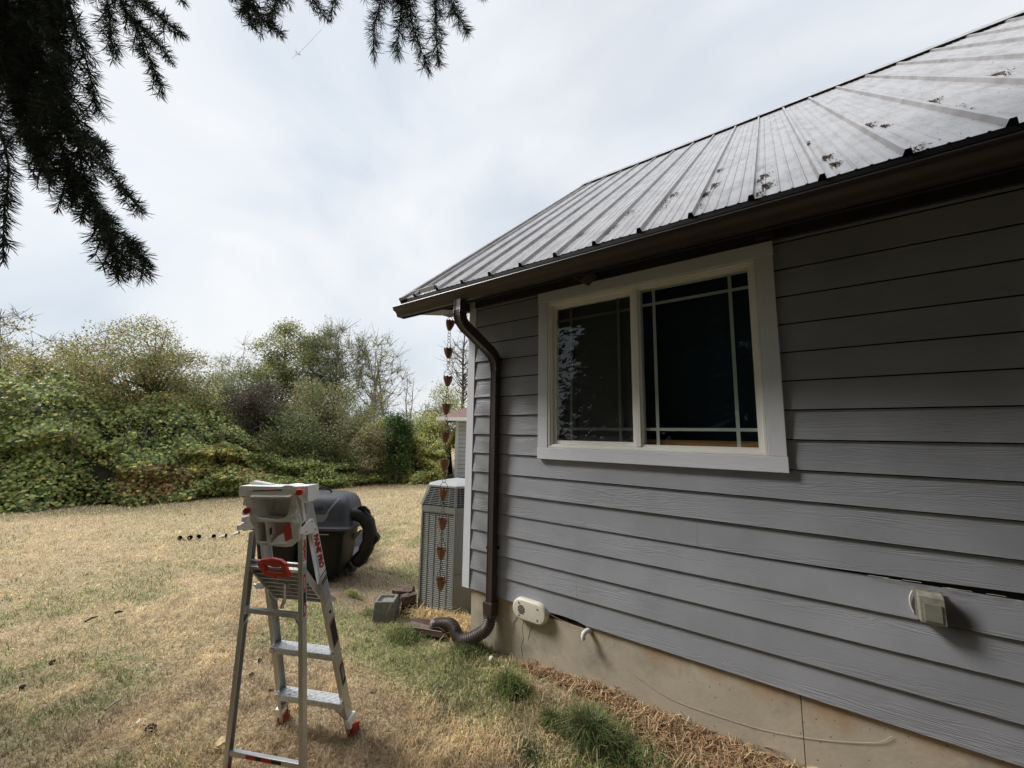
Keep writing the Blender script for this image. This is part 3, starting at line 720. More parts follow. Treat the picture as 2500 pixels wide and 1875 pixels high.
grille(.913, 1.566, 1.38, 2.526, [1.045, 1.462], [1.478, 2.415], .018, mat('dim_grille', (.14, .145, .14), .4, noise=dict(scale=5, amt=.05)))  # left bars: dimming by the insect screen is put into the colour
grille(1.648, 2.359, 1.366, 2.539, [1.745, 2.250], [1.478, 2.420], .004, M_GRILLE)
def glassmat():
    m = bpy.data.materials.new('glass'); m.use_nodes = True; t = m.node_tree; N = t.nodes; L = t.links; N.clear()
    o = N.new('ShaderNodeOutputMaterial'); tr = N.new('ShaderNodeBsdfTransparent'); tr.inputs[0].default_value = (.78, .82, .80, 1)
    gl = N.new('ShaderNodeBsdfGlossy'); gl.inputs['Roughness'].default_value = .01; gl.inputs[0].default_value = (.9, .95, 1, 1)
    fn = N.new('ShaderNodeFresnel'); fn.inputs[0].default_value = 1.5
    tc = N.new('ShaderNodeTexCoord'); ns = N.new('ShaderNodeTexNoise'); ns.inputs['Scale'].default_value = 1.5; L.new(tc.outputs['Object'], ns.inputs[0])
    bp = N.new('ShaderNodeBump'); bp.inputs['Strength'].default_value = .15; bp.inputs['Distance'].default_value = .01; L.new(ns.outputs[0], bp.inputs['Height']); L.new(bp.outputs[0], gl.inputs['Normal'])
    geo = N.new('ShaderNodeNewGeometry'); ff = N.new('ShaderNodeMath'); ff.operation = 'SUBTRACT'; ff.inputs[0].default_value = 1; L.new(geo.outputs['Backfacing'], ff.inputs[1]); fm = N.new('ShaderNodeMath'); fm.operation = 'MULTIPLY'; L.new(fn.outputs[0], fm.inputs[0]); L.new(ff.outputs[0], fm.inputs[1])
    mx = N.new('ShaderNodeMixShader'); L.new(fm.outputs[0], mx.inputs[0]); L.new(tr.outputs[0], mx.inputs[1]); L.new(gl.outputs[0], mx.inputs[2]); L.new(mx.outputs[0], o.inputs[0])
    return m
M_GLASS = glassmat()
for a, b, c, d, y in ((.910, 1.568, 1.379, 2.527, .012), (1.645, 2.362, 1.364, 2.541, -.004)):
    g = MB(); g.add([(a, y, c), (b, y, c), (b, y, d), (a, y, d)], [(0, 1, 2, 3)]); obj('pane', g, M_GLASS, WINT)
isc = MB(); isc.box((.90, .046, 1.36), (1.59, .048, 2.54)); obj('insect_screen', isc, mat('dark_screen', (.050, .050, .053), .8, noise=dict(scale=300, amt=.3)), WINT)
room = MB()
xa, xb, ya, yb, za, zb = .815, 2.445, .10, 2.2, .2, 2.60
room.add([(xa, ya, za), (xb, ya, za), (xb, yb, za), (xa, yb, za), (xa, ya, zb), (xb, ya, zb), (xb, yb, zb), (xa, yb, zb)], [(0, 1, 2, 3), (7, 6, 5, 4), (3, 2, 6, 7), (1, 5, 6, 2), (0, 3, 7, 4)])
obj('room', room, M_ROOMDK, HL)
cu = MB(); pts = [(1.60+i*.017, .20+.006*math.sin(i*.5)) for i in range(50)]
for (ax_, ay_), (bx_, by_) in zip(pts[:-1], pts[1:]): cu.add([(ax_, ay_, 1.25), (bx_, by_, 1.25), (bx_, by_, 2.6), (ax_, ay_, 2.6)], [(0, 1, 2, 3)])
obj('curtain', cu, M_CURT, HL, smooth=True)
ws = MB(); ws.box((1.64, .060, 1.340), (2.38, .09, 1.404)); obj('wood_stop', ws, M_WOODIN, HL, bevel=.004)

# ------------------------------------------------------------------ fittings on the wall
vt = MB()
cx, cz, hw, rr_ = .682, -.019, .082, .084
def stadium(r, n=14, hw=hw): 
    return [(cx-hw+r*math.cos(t), cz+r*math.sin(t)) for t in np.linspace(math.pi/2, 3*math.pi/2, n)]+[(cx+hw+r*math.cos(t), cz+r*math.sin(t)) for t in np.linspace(-math.pi/2, math.pi/2, n)]
def loft(mb, rings):
    n = len(rings[0]); vs = [p for r in rings for p in r]
    fs = [(i*n+k, i*n+(k+1) % n, (i+1)*n+(k+1) % n, (i+1)*n+k) for i in range(len(rings)-1) for k in range(n)]
    fs += [tuple((len(rings)-1)*n+k for k in range(n))]
    mb.add(vs, fs)
loft(vt, [[(a, y, b) for a, b in stadium(r)] for r, y in ((.084, -.001), (.084, -.040), (.080, -.050), (.070, -.056), (.066, -.0565))])
VC = obj('vent_cover', vt, M_CREAM, HL, smooth='a')
vg = MB()
ccx = cx-.072
for k in range(6):
    z = cz+.030-k*.0118; w = math.sqrt(max(0, .036**2-(z-cz)**2)); vg.obox((ccx, -.0570, z), (w, 0, 0), (0, .0008, 0), (0, 0, .0036))
obj('vent_slot', vg, M_BLACK, VC)
sc_ = MB()
for dx, dz in ((-.095, .048), (-.095, -.048), (.085, .040), (.085, -.045)): sc_.lathe([(0.0, -.0020), (.0065, -.0018), (.0075, .002)], (cx+dx, -.0575, cz+dz), 10, (0, 1, 0))
obj('screw', sc_, mat('dull_screw', (.12, .11, .09), .5, .5, noise=dict(scale=40, amt=.3)), VC)
# wires
wr = MB()
w1 = catmull([(.83, -.03, .02), (.92, -.026, -.008), (1.06, -.024, -.022), (1.18, -.014, -.032), (1.26, -.004, -.075), (1.40, -.004, -.165), (1.60, -.004, -.25), (1.80, -.004, -.292), (2.05, -.004, -.285), (2.30, -.004, -.262), (2.55, -.004, -.205), (2.78, -.006, -.12), (2.85, -.008, -.06)], 8)
wr.tube(w1, .0011, 5)
obj('cable', wr, mat('beige_cable', (.50, .42, .30), .6, noise=dict(scale=20, amt=.15)), HL, smooth=True)
cr = MB(); cr.tube(catmull([(.525, -.003, -.06), (.53, -.003, -.12), (.50, -.003, -.17), (.505, -.003, -.22)], 6), .0015, 5)
obj('thin_wire', cr, M_INK, HL)
hb = MB(); hb.tube(catmull([(1.205, .02, -.030), (1.19, -.025, -.030), (1.176, -.052, -.040), (1.172, -.062, -.062), (1.174, -.060, -.082)], 5), [.017]*21, 14)
obj('pipe_elbow', hb, mat('white_pvc', (.60, .60, .62), .4, noise=dict(scale=10, amt=.05)), HL, smooth='a')
# dryer vent hood
dv = MB()
dv.box((2.985, -.0265, .535), (3.085, -.0205, .690))
dv.prism([(-.026, .685), (-.052, .683), (-.078, .668), (-.082, .545), (-.026, .545)], (2.990, 0, 0), (0, 1, 0), (0, 0, 1), (.090, 0, 0))
DV = obj('dryer_vent', dv, M_VENT, HL, bevel=.006)
df = MB(); df.box((3.003, -.0865, .556), (3.067, -.0815, .640)); obj('flap', df, mat('vent_flap', (.20, .20, .165), .4, noise=dict(scale=12, amt=.3)), DV, bevel=.006)
dc = MB(); dc.tube(catmull([(2.980, -.024, .672), (2.968, -.024, .64), (2.967, -.024, .60), (2.976, -.024, .565)], 5), .004, 6)
obj('caulk_bead', dc, mat('white_caulk', (.55, .54, .5), .5, noise=dict(scale=20, amt=.1)), DV)
lt = MB()                                    # lint and web in the open board gap
for k in range(16):
    x = 2.75+rs.random()*1.0; z = 4*EX-.004+rs.random()*.008
    lt.tube([(x, -.0195, z), (x+.02+.03*rs.random(), -.0215, z+.003*rs.random()), (x+.06+.03*rs.random(), -.0195, z+.002)], .0009, 4)
obj('peeling_paint', lt, M_STRAWP, HL)

# ------------------------------------------------------------------ rain chain
RC = thing('rain_chain', 'copper rain chain of fluted cups hanging from the eave corner', 'rain chain', (-.17, -.225, 2.66))
zc = [2.489, 2.207, 1.931, 1.658, 1.387, 1.125, .852, .583, .318, .054]
def cup_mesh():
    mb = MB()
    def wav(r, z, t): 
        k = .5+.5*math.cos(8*t); return r*(1-.10*(1-k)*(min(1, (z+.05)/.06))), z+(.010*k if z > .035 else 0)
    mb.lathe([(.007, -.052), (.017, -.050), (.026, -.032), (.036, -.008), (.043, .014), (.048, .042), (.0465, .042), (.041, .014), (.034, -.006), (.024, -.028), (.012, -.045)], (0, 0, 0), 48, wav=wav)
    return mb
cup0 = None
for i, z in enumerate(zc):
    if cup0 is None:
        cup0 = obj('cup', cup_mesh(), M_COPPER, None, smooth='a'); c = cup0
    else:
        c = cup0.copy(); C.objects.link(c)
    c.parent = RC; c.location = (rs.uniform(-.004, .004), rs.uniform(-.004, .004), z-2.66)
    c.rotation_euler = (rs.uniform(-.10, .10), rs.uniform(-.10, .10), rs.uniform(0, 6.28))
    # bail above the cup
    b = MB(); th = rs.uniform(-.5, .9); dx, dy = math.cos(th), math.sin(th); x0, y0 = -.17, -.225
    top = .115 if i else .09
    pts = [(x0-dx*.040, y0-dy*.040, z+.02)]+[(x0-dx*.040*math.cos(a), y0-dy*.040*math.cos(a), z+.035+(top-.035)*math.sin(a)) for a in np.linspace(.25, math.pi-.25, 12)]+[(x0+dx*.040, y0+dy*.040, z+.02)]
    b.tube(pts, .0028, 6)
    obj('bail', b, M_WIRE, RC, smooth=True)
    # links below the cup
    k = MB(); nz = zc[i+1]+.115 if i+1 < len(zc) else z-.14
    if i+1 < len(zc):
        top_ = z-.052; span = top_-nz; nl = 4
        for j in range(nl):
            zz = top_-(j+.5)*span/nl; a = th+(math.pi/2 if j % 2 else 0)+rs.uniform(-.3, .3)
            k.ring((x0, y0, zz), (math.cos(a), math.sin(a), .1), span/nl*.58, .0026, 14, 5)
    else:
        k.tube([(x0, y0, z-.05), (x0-.003, y0, z-.10), (x0-.010, y0, z-.15), (x0-.013, y0-.004, z-.172), (x0-.004, y0-.004, z-.17)], .0018, 5)
    obj('chain_link', k, M_WIRE, RC, smooth=True)
hk = MB(); hk.tube([(-.168, -.225, 2.655), (-.176, -.225, 2.62), (-.168, -.225, 2.585), (-.158, -.222, 2.60)], .0019, 6); obj('hook', hk, M_WIRE, RC)

# ------------------------------------------------------------------ splash block
SB = MB()
c0 = V3((-.21, -.085, 0)); c1 = V3((-.73, -.150, 0)); zz0 = gzf(-.2, -.1)+.035; zz1 = gzf(-.7, -.14)+.022
n_ = 26; vs = []
side = nrm(np.cross(nrm(c1-c0), (0, 0, 1)))
cols_ = [(-1, .055), (-.93, .058), (-.86, .006), (-.5, 0), (0, 0), (.5, 0), (.86, .006), (.93, .058), (1, .055)]
for i in range(n_):
    t = i/(n_-1); p = c0*(1-t)+c1*t; wd = .072+.045*t; z = zz0*(1-t)+zz1*t; hh = 1-.55*max(0, t-.55)/.45
    for s, h in cols_: vs.append(p+side*s*wd+np.array([0, 0, z+h*hh+(.003*math.sin(i*2.2) if abs(s) < .6 else 0)]))
m9 = 9
SB.add(vs, [(i*m9+k, i*m9+k+1, (i+1)*m9+k+1, (i+1)*m9+k) for i in range(n_-1) for k in range(m9-1)])
o_ = obj('splash_block', SB, mat('splash_plastic', (.125, .080, .068), .5, noise=dict(scale=10, amt=.25, dark=(.20, .16, .13), dmask=(.55, .8), dscale=12)), None, loc=(-.45, -.12, zz1))
so_ = o_.modifiers.new('s', 'SOLIDIFY'); so_.thickness = .006; so_.offset = -1
tag(o_, 'brown plastic splash tray on the grass under the corrugated pipe end', 'splash block')

# ------------------------------------------------------------------ air conditioner
AC = thing('air_conditioner', 'tall grey-green outdoor air conditioner with louvred side beside the house corner', 'air conditioner', (-.75, .72, -.50))
A0 = V3((-.925, .215, 0)); A1 = V3((-.505, .298, 0)); dA = nrm(A1-A0); nA = np.array([dA[1], -dA[0], 0.0]); bA = -nA
# body footprint: louvred face A0-A1, then service corner turning away
A2 = A1+nrm((.62, .78, 0))*.24; A3 = A2+bA*.50; A4 = A0+bA*.74-dA*.02; A5 = A0-dA*.10+bA*.16
foot = [A0, A1, A2, A3, A4, A5]
zb, zt = -.495, .560
bd = MB(); n = len(foot)
ins = [p+nrm(np.mean(foot, 0)-p)*.012 for p in foot]
bd.add([(p[0], p[1], z) for z in (zb, zt) for p in ins], [(i, (i+1) % n, n+(i+1) % n, n+i) for i in range(n)]+[tuple(range(n))[::-1], tuple(range(n, 2*n))])
obj('coil_body', bd, mat('coil_dark', (.085, .09, .082), .7, noise=dict(scale=40, amt=.3)), AC)
def panel(mb, P, Q, z0, z1, t=.012, mi=0):
    d = nrm(Q-P); nn = np.array([d[1], -d[0], 0.0]); mb.obox((P+Q)/2+np.array([0, 0, (z0+z1)/2])+nn*t/2, (Q-P)/2, nn*t/2, (0, 0, (z1-z0)/2), mi)
pl = MB()
panel(pl, A1+dA*.0, A2, zb, zt, .014); panel(pl, A2, A3, zb, zt, .012)
obj('service_panel', pl, M_AC, AC, bevel=.003)
se = MB(); dd = nrm(A2-A1); nn = np.array([dd[1], -dd[0], 0.0]); pmid = A1+dd*.12
se.obox(pmid+nn*.0146+np.array([0, 0, -.075]), dd*.118, nn*.001, (0, 0, .0018)); obj('panel_seam', se, M_BLACK, AC)
LV = MB()
nl = 50
for (P, Q, cols) in ((A0, A1, 5), (A5, A0, 2), (A4, A5, 6)):
    d = nrm(Q-P); nn = np.array([d[1], -d[0], 0.0]); Lg = np.linalg.norm(Q-P)
    for k in range(nl):
        z = zb+.035+(zt-zb-.05)*k/(nl-1)
        # slanted louvre slat
        mp_ = (P+Q)/2+np.array([0, 0, z]); 
        LV.obox(mp_+nn*.007, d*Lg/2*.985, nn*.004+np.array([0, 0, -.0035]), np.array([0, 0, .0036]))
    for c in range(cols+1):
        q = P+(Q-P)*c/cols; LV.obox(q+np.array([0, 0, (zb+zt)/2])+nn*.010, d*(.0028 if 0 < c < cols else .008), nn*(.0035 if 0 < c < cols else .008), (0, 0, (zt-zb)/2))
    panel(LV, P, Q, zb, zb+.028, .016); panel(LV, P, Q, zt-.015, zt, .016)
obj('louvre_panel', LV, M_AC, AC)
tp = MB()
cen = np.mean(foot, 0); cen[2] = 0
def ringpts(sc, z, ex=0): return [np.array([*(cen+(p-cen)*sc)[:2], z]) for p in foot]
o1 = [p+nrm(p-cen)*.022 for p in foot]
# belt, then inclined grille frame, then flat top
vs = [(p[0], p[1], .548) for p in o1]+[(p[0], p[1], .618) for p in o1]
tp.add(vs, [(i, (i+1) % n, n+(i+1) % n, n+i) for i in range(n)]+[tuple(range(n))[::-1]])
obj('belt', tp, M_AC, AC, bevel=.006)
gr = MB(); gf = MB(); inn = [np.array([*(cen+(p-cen)*.80)[:2], .815]) for p in o1]; low = [np.array([p[0], p[1], .618]) for p in o1]
gi = [p+nrm(cen+np.array([0, 0, .7])-p)*.02 for p in low]; gj = [p+nrm(cen+np.array([0, 0, .7])-p)*.02 for p in inn]
gr.add([*gi, *gj], [(i, (i+1) % n, n+(i+1) % n, n+i) for i in range(n)])
obj('fan_void', gr, M_BLACK, AC)
for i in range(n):
    a, b, c, d = low[i], low[(i+1) % n], inn[(i+1) % n], inn[i]
    sdir = nrm(b-a); nv = nrm(np.cross(b-a, d-a)); 
    gf.beam(a, d, sdir, .030, .012)
    gf.beam((a+b)/2+(d-a)*0.03, (a+b)/2+(d-a)*.03+sdir*.001, sdir, .001, .001)
    for k in range(1, 11):
        t = k/11; gf.beam(a+(d-a)*t, b+(c-b)*t, nv, .006, .0052)
    for t in (.22, .5, .78): gf.beam(a+(b-a)*t, d+(c-d)*t, nv, .004, .004)
obj('top_grille', gf, M_ACTOP if False else M_AC, AC)
tt = MB(); tps = [np.array([*(cen+(p-cen)*.83)[:2], 0]) for p in o1]
tt.add([(p[0], p[1], .812) for p in tps]+[(p[0], p[1], .84) for p in tps]+[(*(cen+(p-cen)*.6)[:2], .872) for p in tps],
       [(i, (i+1) % n, n+(i+1) % n, n+i) for i in range(n)]+[(n+i, n+(i+1) % n, 2*n+(i+1) % n, 2*n+i) for i in range(n)]+[tuple(range(2*n, 3*n)), tuple(range(n))[::-1]])
obj('top_cover', tt, M_ACTOP, AC, bevel=.008)
pad = MB(); pad.add([(*(cen+(p-cen)*1.12)[:2], z) for z in (-.56, -.497) for p in foot], [(i, (i+1) % n, n+(i+1) % n, n+i) for i in range(n)]+[tuple(range(n, 2*n))]); obj('pad', pad, M_CONC, AC)
# meter box with white hinge beyond, on the side wall
ms = MB(); ms.box((-.115, .33, .22), (-.088, .345, .42)); ms.box((-.13, .325, .25), (-.115, .335, .28)); ms.box((-.13, .325, .34), (-.115, .335, .37))
obj('cable_clamp', ms, M_CREAM, HL, bevel=.002)

# ------------------------------------------------------------------ blocks beside the air conditioner
def rock_disp(o, amt, seed):
    r_ = random.Random(seed)
    for v in o.data.vertices: v.co += Vector((r_.uniform(-amt, amt), r_.uniform(-amt, amt), r_.uniform(-amt, amt)))
cbk = MB()
B = V3((-1.06, -.12, -.505)); th = R(38); ex = np.array([math.cos(th), math.sin(th), 0]); ey = np.array([-math.sin(th), math.cos(th), 0])
def fr_ring(hx, hy, z, r=0.0): return [B+ex*a*hx+ey*b*hy+np.array([0, 0, z]) for a, b in ((-1, -1), (1, -1), (1, 1), (-1, 1))]
rings = [fr_ring(.115, .115, 0), fr_ring(.110, .110, .10), fr_ring(.100, .100, .195), fr_ring(.076, .076, .195), fr_ring(.070, .070, .165)]
vs = [p for r_ in rings for p in r_]
cbk.add(vs, [(i*4+k, i*4+(k+1) % 4, (i+1)*4+(k+1) % 4, (i+1)*4+k) for i in range(4) for k in range(4)]+[(16, 17, 18, 19)])
M_BLOCK = mat('grey_block', (.19, .18, .16), .95, noise=dict(scale=30, amt=.3, bump=.9, bdist=.006, dark=(.20, .19, .165), dmask=(.5, .7), dscale=8))
o_ = obj('concrete_block', cbk, M_BLOCK, None, bevel=.010, loc=B)
tag(o_, 'hollow grey concrete pier block standing in the grass before the air conditioner', 'concrete block')
for (bx, by, bz, sx, sy, sz, a, lab, nm, mt) in (
        (-1.14, .17, -.50, .11, .09, .095, .5, 'reddish brown rubble block behind the hollow grey block', 'rubble_block', 'r'),
        (-1.00, .115, -.50, .055, .08, .085, -.3, 'broken brown lava rock leaning against the air conditioner base', 'lava_rock', 'r'),
        (-1.03, .98, -.47, .12, .12, .10, .2, 'pale grey block half hidden behind the air conditioner', 'grey_block', 'g')):
    b_ = MB(); 
    # subdivided rough box
    k = 5; ca, sa_ = math.cos(a), math.sin(a); idx = {}
    def vid(i, j, l):
        key = (i, j, l)
        if key not in idx:
            x, y, z = (i/k-.5)*2*sx, (j/k-.5)*2*sy, (l/k)*2*sz
            e_ = .86+.14*rs.random(); x *= e_; y *= e_; z = z*(.92+.1*rs.random())
            idx[key] = len(b_.v); b_.v.append((bx+x*ca-y*sa_, by+x*sa_+y*ca, bz+z))
        return idx[key]
    for i in range(k):
        for j in range(k):
            for q in (lambda a_, b2: [(a_, b2, 0), (a_, b2+1, 0), (a_+1, b2+1, 0), (a_+1, b2, 0)], lambda a_, b2: [(a_, b2, k), (a_+1, b2, k), (a_+1, b2+1, k), (a_, b2+1, k)],
                      lambda a_, b2: [(a_, 0, b2), (a_+1, 0, b2), (a_+1, 0, b2+1), (a_, 0, b2+1)], lambda a_, b2: [(a_, k, b2), (a_, k, b2+1), (a_+1, k, b2+1), (a_+1, k, b2)],
                      lambda a_, b2: [(0, a_, b2), (0, a_, b2+1), (0, a_+1, b2+1), (0, a_+1, b2)], lambda a_, b2: [(k, a_, b2), (k, a_+1, b2), (k, a_+1, b2+1), (k, a_, b2+1)]):
                b_.f.append(tuple(vid(*p) for p in q(i, j))); b_.m.append(0)
    mm = mat('rubble', (.13, .085, .065), .95, noise=dict(scale=22, amt=.45, bump=1, bdist=.02, dark=(.03, .02, .018), dmask=(.5, .62), dscale=16)) if mt == 'r' else mat('pale_block', (.30, .30, .29), .9, noise=dict(scale=20, amt=.2, bump=.5, bdist=.004))
    o_ = obj(nm, b_, mm, None, loc=(bx, by, bz)); tag(o_, lab, 'block' if mt == 'g' else 'rubble')

# ------------------------------------------------------------------ step ladder
LO = V3((.024, -1.576, 0)); LU = np.array([.90546, .42435, 0.0]); LVv = np.array([-.42435, .90546, 0.0]); LZ = np.array([0, 0, 1.0])
def lp(u, v, z): return LO+LU*u+LVv*v+LZ*z
LD = thing('step_ladder', 'aluminium platform step ladder with fold-down paint tray and red feet', 'ladder', tuple(lp(0, 0, -.46)))
GZ, TZ = -.46, 1.08
def rail(s, front, z):
    t = (z-GZ)/(TZ-GZ)
    if front: return lp(s*(.252+(.156-.252)*t), -.215+(-.282+.215)*t, z)
    return lp(s*(.253+(.161-.253)*t), .215+(-.26-.215)*t, z)
def channel(mb, p0, p1, s, web, fl, th=.0028):
    # web on the outer side (+s u), flanges towards the inside
    d = nrm(p1-p0); uu = nrm(LU-d*(LU@d))*s; vv = np.cross(uu, d)
    pr = [(0, -web/2), (0, web/2), (-fl, web/2), (-fl, web/2-th*1.6), (-th, web/2-th), (-th, -web/2+th), (-fl, -web/2+th*1.6), (-fl, -web/2)]
    mb.prism(pr, p0, uu, vv, p1-p0)
for s in (-1, 1):
    f_ = MB(); channel(f_, rail(s, 1, GZ+.03), rail(s, 1, .86), s, .034, .027); obj('front_rail', f_, M_ALU, LD, bevel=.0008, seg=1)
    r_ = MB(); channel(r_, rail(s, 0, GZ+.03), rail(s, 0, 1.075), s, .058, .026); obj('rear_rail', r_, M_ALU, LD, bevel=.0008, seg=1)
    # red feet
    ft = MB(); c_ = rail(s, 0, GZ)
    dr = nrm(rail(s, 0, 0)-rail(s, 0, GZ))
    ft.prism([(-.036, 0.0), (.036, -.006), (.040, .055), (-.040, .085)], c_-LU*(.018 if s > 0 else .016)-LZ*.004, LVv, LZ, LU*.036)
    obj('rear_foot', ft, M_REDD, LD, bevel=.003)
    slv = MB(); slv.obox(rail(s, 0, GZ+.098), LU*.017, nrm(np.cross(LU, dr))*.034, dr*.030); obj('foot_sleeve', slv, M_WHITEP, LD, bevel=.003)
    f2 = MB(); c_ = rail(s, 1, GZ); f2.prism([(-.026, 0.0), (.026, 0), (.024, .060), (-.024, .045)], c_-LU*.019, LVv, LZ, LU*.038)
    obj('front_foot', f2, M_REDD, LD, bevel=.003)
    sr = MB()
    for z in (.432, .45, -.313, -.30): 
        q = rail(s, 1, z); sr.lathe([(0, .004), (.0035, .003), (.0045, 0)], q+LU*s*.0005, 8, LU*s)
    for z in (.107, .088, -.223, -.242):
        q = rail(s, 0, z-.012); sr.lathe([(0, .004), (.004, .003), (.005, 0)], q+LU*s*.0005, 8, LU*s)
    obj('rivet', sr, M_METALG, LD)
# cross bars of the front frame
def crossbar(z, w, h, name, mt):
    m_ = MB(); a, b = rail(-1, 1, z), rail(1, 1, z); a = a+LU*.003; b = b-LU*.003
    m_.beam(a, b, LVv, w, h); return obj(name, m_, mt, LD, bevel=.003)
crossbar(.432, .026, .026, 'crossbar', M_ALU); CBL = crossbar(-.318, .024, .026, 'crossbar', M_ALU)
for s in (-1, 1):
    g_ = MB(); a = rail(s, 1, .345); b = rail(s, 1, .42)-LU*s*.055; g_.beam(a-LU*s*.014, b, LVv, .016, .003); obj('gusset', g_, M_ALU, LD)
    e_ = MB(); e_.obox(rail(s, 1, .432)-LU*s*.020, LU*.012, LVv*.016, LZ*.020); obj('bar_end', e_, M_WHITEP, LD, bevel=.003)
# steps
for z in (.107, -.223):
    a, b = rail(-1, 0, z), rail(1, 0, z); mid = (a+b)/2; half = np.linalg.norm(b-a)/2-.004
    m_ = MB(); m_.obox(mid-LZ*.013, LU*half, LVv*.042, LZ*.011)
    for k in range(7): m_.obox(mid+LVv*(-.036+.012*k)-LZ*.0005, LU*(half-.002), LVv*.0038, LZ*.0016)
    m_.obox(mid-LVv*.043-LZ*.016, LU*half, LVv*.0015, LZ*.016)
    obj('step', m_, M_ALUT, LD)
for s in (-1, 1):
    m_ = MB(); a = rail(s, 0, -.355)-LU*s*.012; b = rail(s, 0, -.245)-LU*s*.115; m_.beam(a, b, LVv, .044, .004); m_.beam(a+LVv*.02, b+LVv*.02, LVv, .003, .014); m_.beam(a-LVv*.02, b-LVv*.02, LVv, .003, .014)
    obj('step_brace', m_, M_ALU, LD, bevel=.001)
# platform folded up: lower edge at the rear rails, upper edge between the front rails
pu, pw = lp(0, -.262, .672), lp(0, -.02, .400)
pd_ = nrm(pw-pu); pn = nrm(np.cross(LU, pd_)); 
if pn[2] < 0: pn = -pn
pc = (pu+pw)/2; plen = np.linalg.norm(pw-pu)
m_ = MB(); m_.obox(pc+pn*.012, LU*.166, pd_*plen/2, pn*.003)
for k in range(8):
    q = pu+pd_*plen*(k+.5)/8; m_.obox(q+pn*.002, LU*.166, pd_*.004, pn*.010)
m_.obox(pu+pn*.004, LU*.170, pd_*.014, pn*.018)
for s in (-1, 1): m_.obox(pc+pn*.0-LU*s*.168, LU*.004, pd_*plen/2, pn*.017)
PLT = obj('platform', m_, M_ALU, LD, bevel=.001)
m_ = MB(); m_.obox(pu+pn*.018-pd_*.006, LU*.168, pd_*.022, pn*.006); obj('platform_lip', m_, mat('bright_aluminium', (.72, .72, .72), .35, .5, noise=dict(scale=30, amt=.1)), PLT, bevel=.003)
for s in (-1, 1):
    m_ = MB(); m_.beam(lp(s*.158, -.235, .625), lp(s*.185, .03, .40), LZ, .022, .004); obj('spreader_arm', m_, M_ALU, LD, bevel=.001)
m_ = MB(); m_.tube([lp(-.005, -.17, .555), lp(-.012, -.165, .545), lp(-.030, -.14, .50), lp(-.060, -.10, .43)], .007, 6); m_.tube([lp(-.058, -.10, .44), lp(-.075, -.10, .385)], .012, 6); m_.ring(lp(.005, -.165, .552), LVv, .014, .003)
obj('latch_rod', m_, M_ALU, LD, bevel=.001)
m_ = MB(); m_.prism([(-.232, .530), (-.215, .527), (-.200, .540), (-.165, .546), (-.163, .508), (-.206, .502), (-.222, .515)], LO-LVv*.16, LU, LZ, LVv*.012); obj('hook_bracket', m_, M_WHITEP, LD, bevel=.002)
# red carry handle
hv = -.305
out_h = [(-.070, .700), (-.066, .716), (-.040, .727), (.015, .733), (.065, .727), (.094, .712), (.098, .698), (.110, .675), (.124, .652), (.060, .646), (.050, .637), (.038, .637), (.034, .646), (-.020, .650), (-.045, .672)]
in_h = [(-.040, .697), (-.030, .704), (-.012, .703), (.012, .697), (.045, .696), (.070, .702), (.080, .700), (.090, .678), (.098, .664), (-.012, .666), (-.026, .680)]
def flat(name, loops, v0, depth, mt, parent, plane='v', bev=.0):
    cu_ = bpy.data.curves.new(name, 'CURVE'); cu_.dimensions = '2D'; cu_.fill_mode = 'BOTH'; cu_.extrude = depth/2; cu_.bevel_depth = bev; cu_.bevel_resolution = 2
    for lp_ in loops:
        sp = cu_.splines.new('POLY'); sp.points.add(len(lp_)-1); sp.use_cyclic_u = True
        for i, (a, b) in enumerate(lp_): sp.points[i].co = (a, b, 0, 1)
    tmp = bpy.data.objects.new('tmp', cu_); C.objects.link(tmp)
    dg = bpy.context.evaluated_depsgraph_get(); me = bpy.data.meshes.new_from_object(tmp.evaluated_get(dg)); bpy.data.objects.remove(tmp)
    if plane == 'v': ex, ey, ez, o0 = LU, LZ, -LVv, LO+LVv*v0
    else: ex, ey, ez, o0 = LVv, LZ, LU, LO+LU*v0
    Mx = Matrix(((ex[0], ey[0], ez[0], o0[0]), (ex[1], ey[1], ez[1], o0[1]), (ex[2], ey[2], ez[2], o0[2]), (0, 0, 0, 1)))
    me.transform(Mx); me.transform(Matrix.Translation(-parent_origin(parent))); me.materials.clear(); me.materials.append(mt)
    o = bpy.data.objects.new(name, me); C.objects.link(o); o.parent = parent
    for p in me.polygons: p.use_smooth = False
    return o
flat('carry_handle', [out_h, in_h[::-1]], hv, .014, M_RED, LD, bev=.005)
flat('handle_label', [[(-.030, .697), (-.018, .688), (.012, .684), (.050, .685), (.075, .690), (.084, .692), (.092, .668), (-.010, .668), (-.022, .680)]], hv+.004, .004, mat('tan_label', (.42, .38, .31), .6, noise=dict(scale=60, amt=.3)), LD)
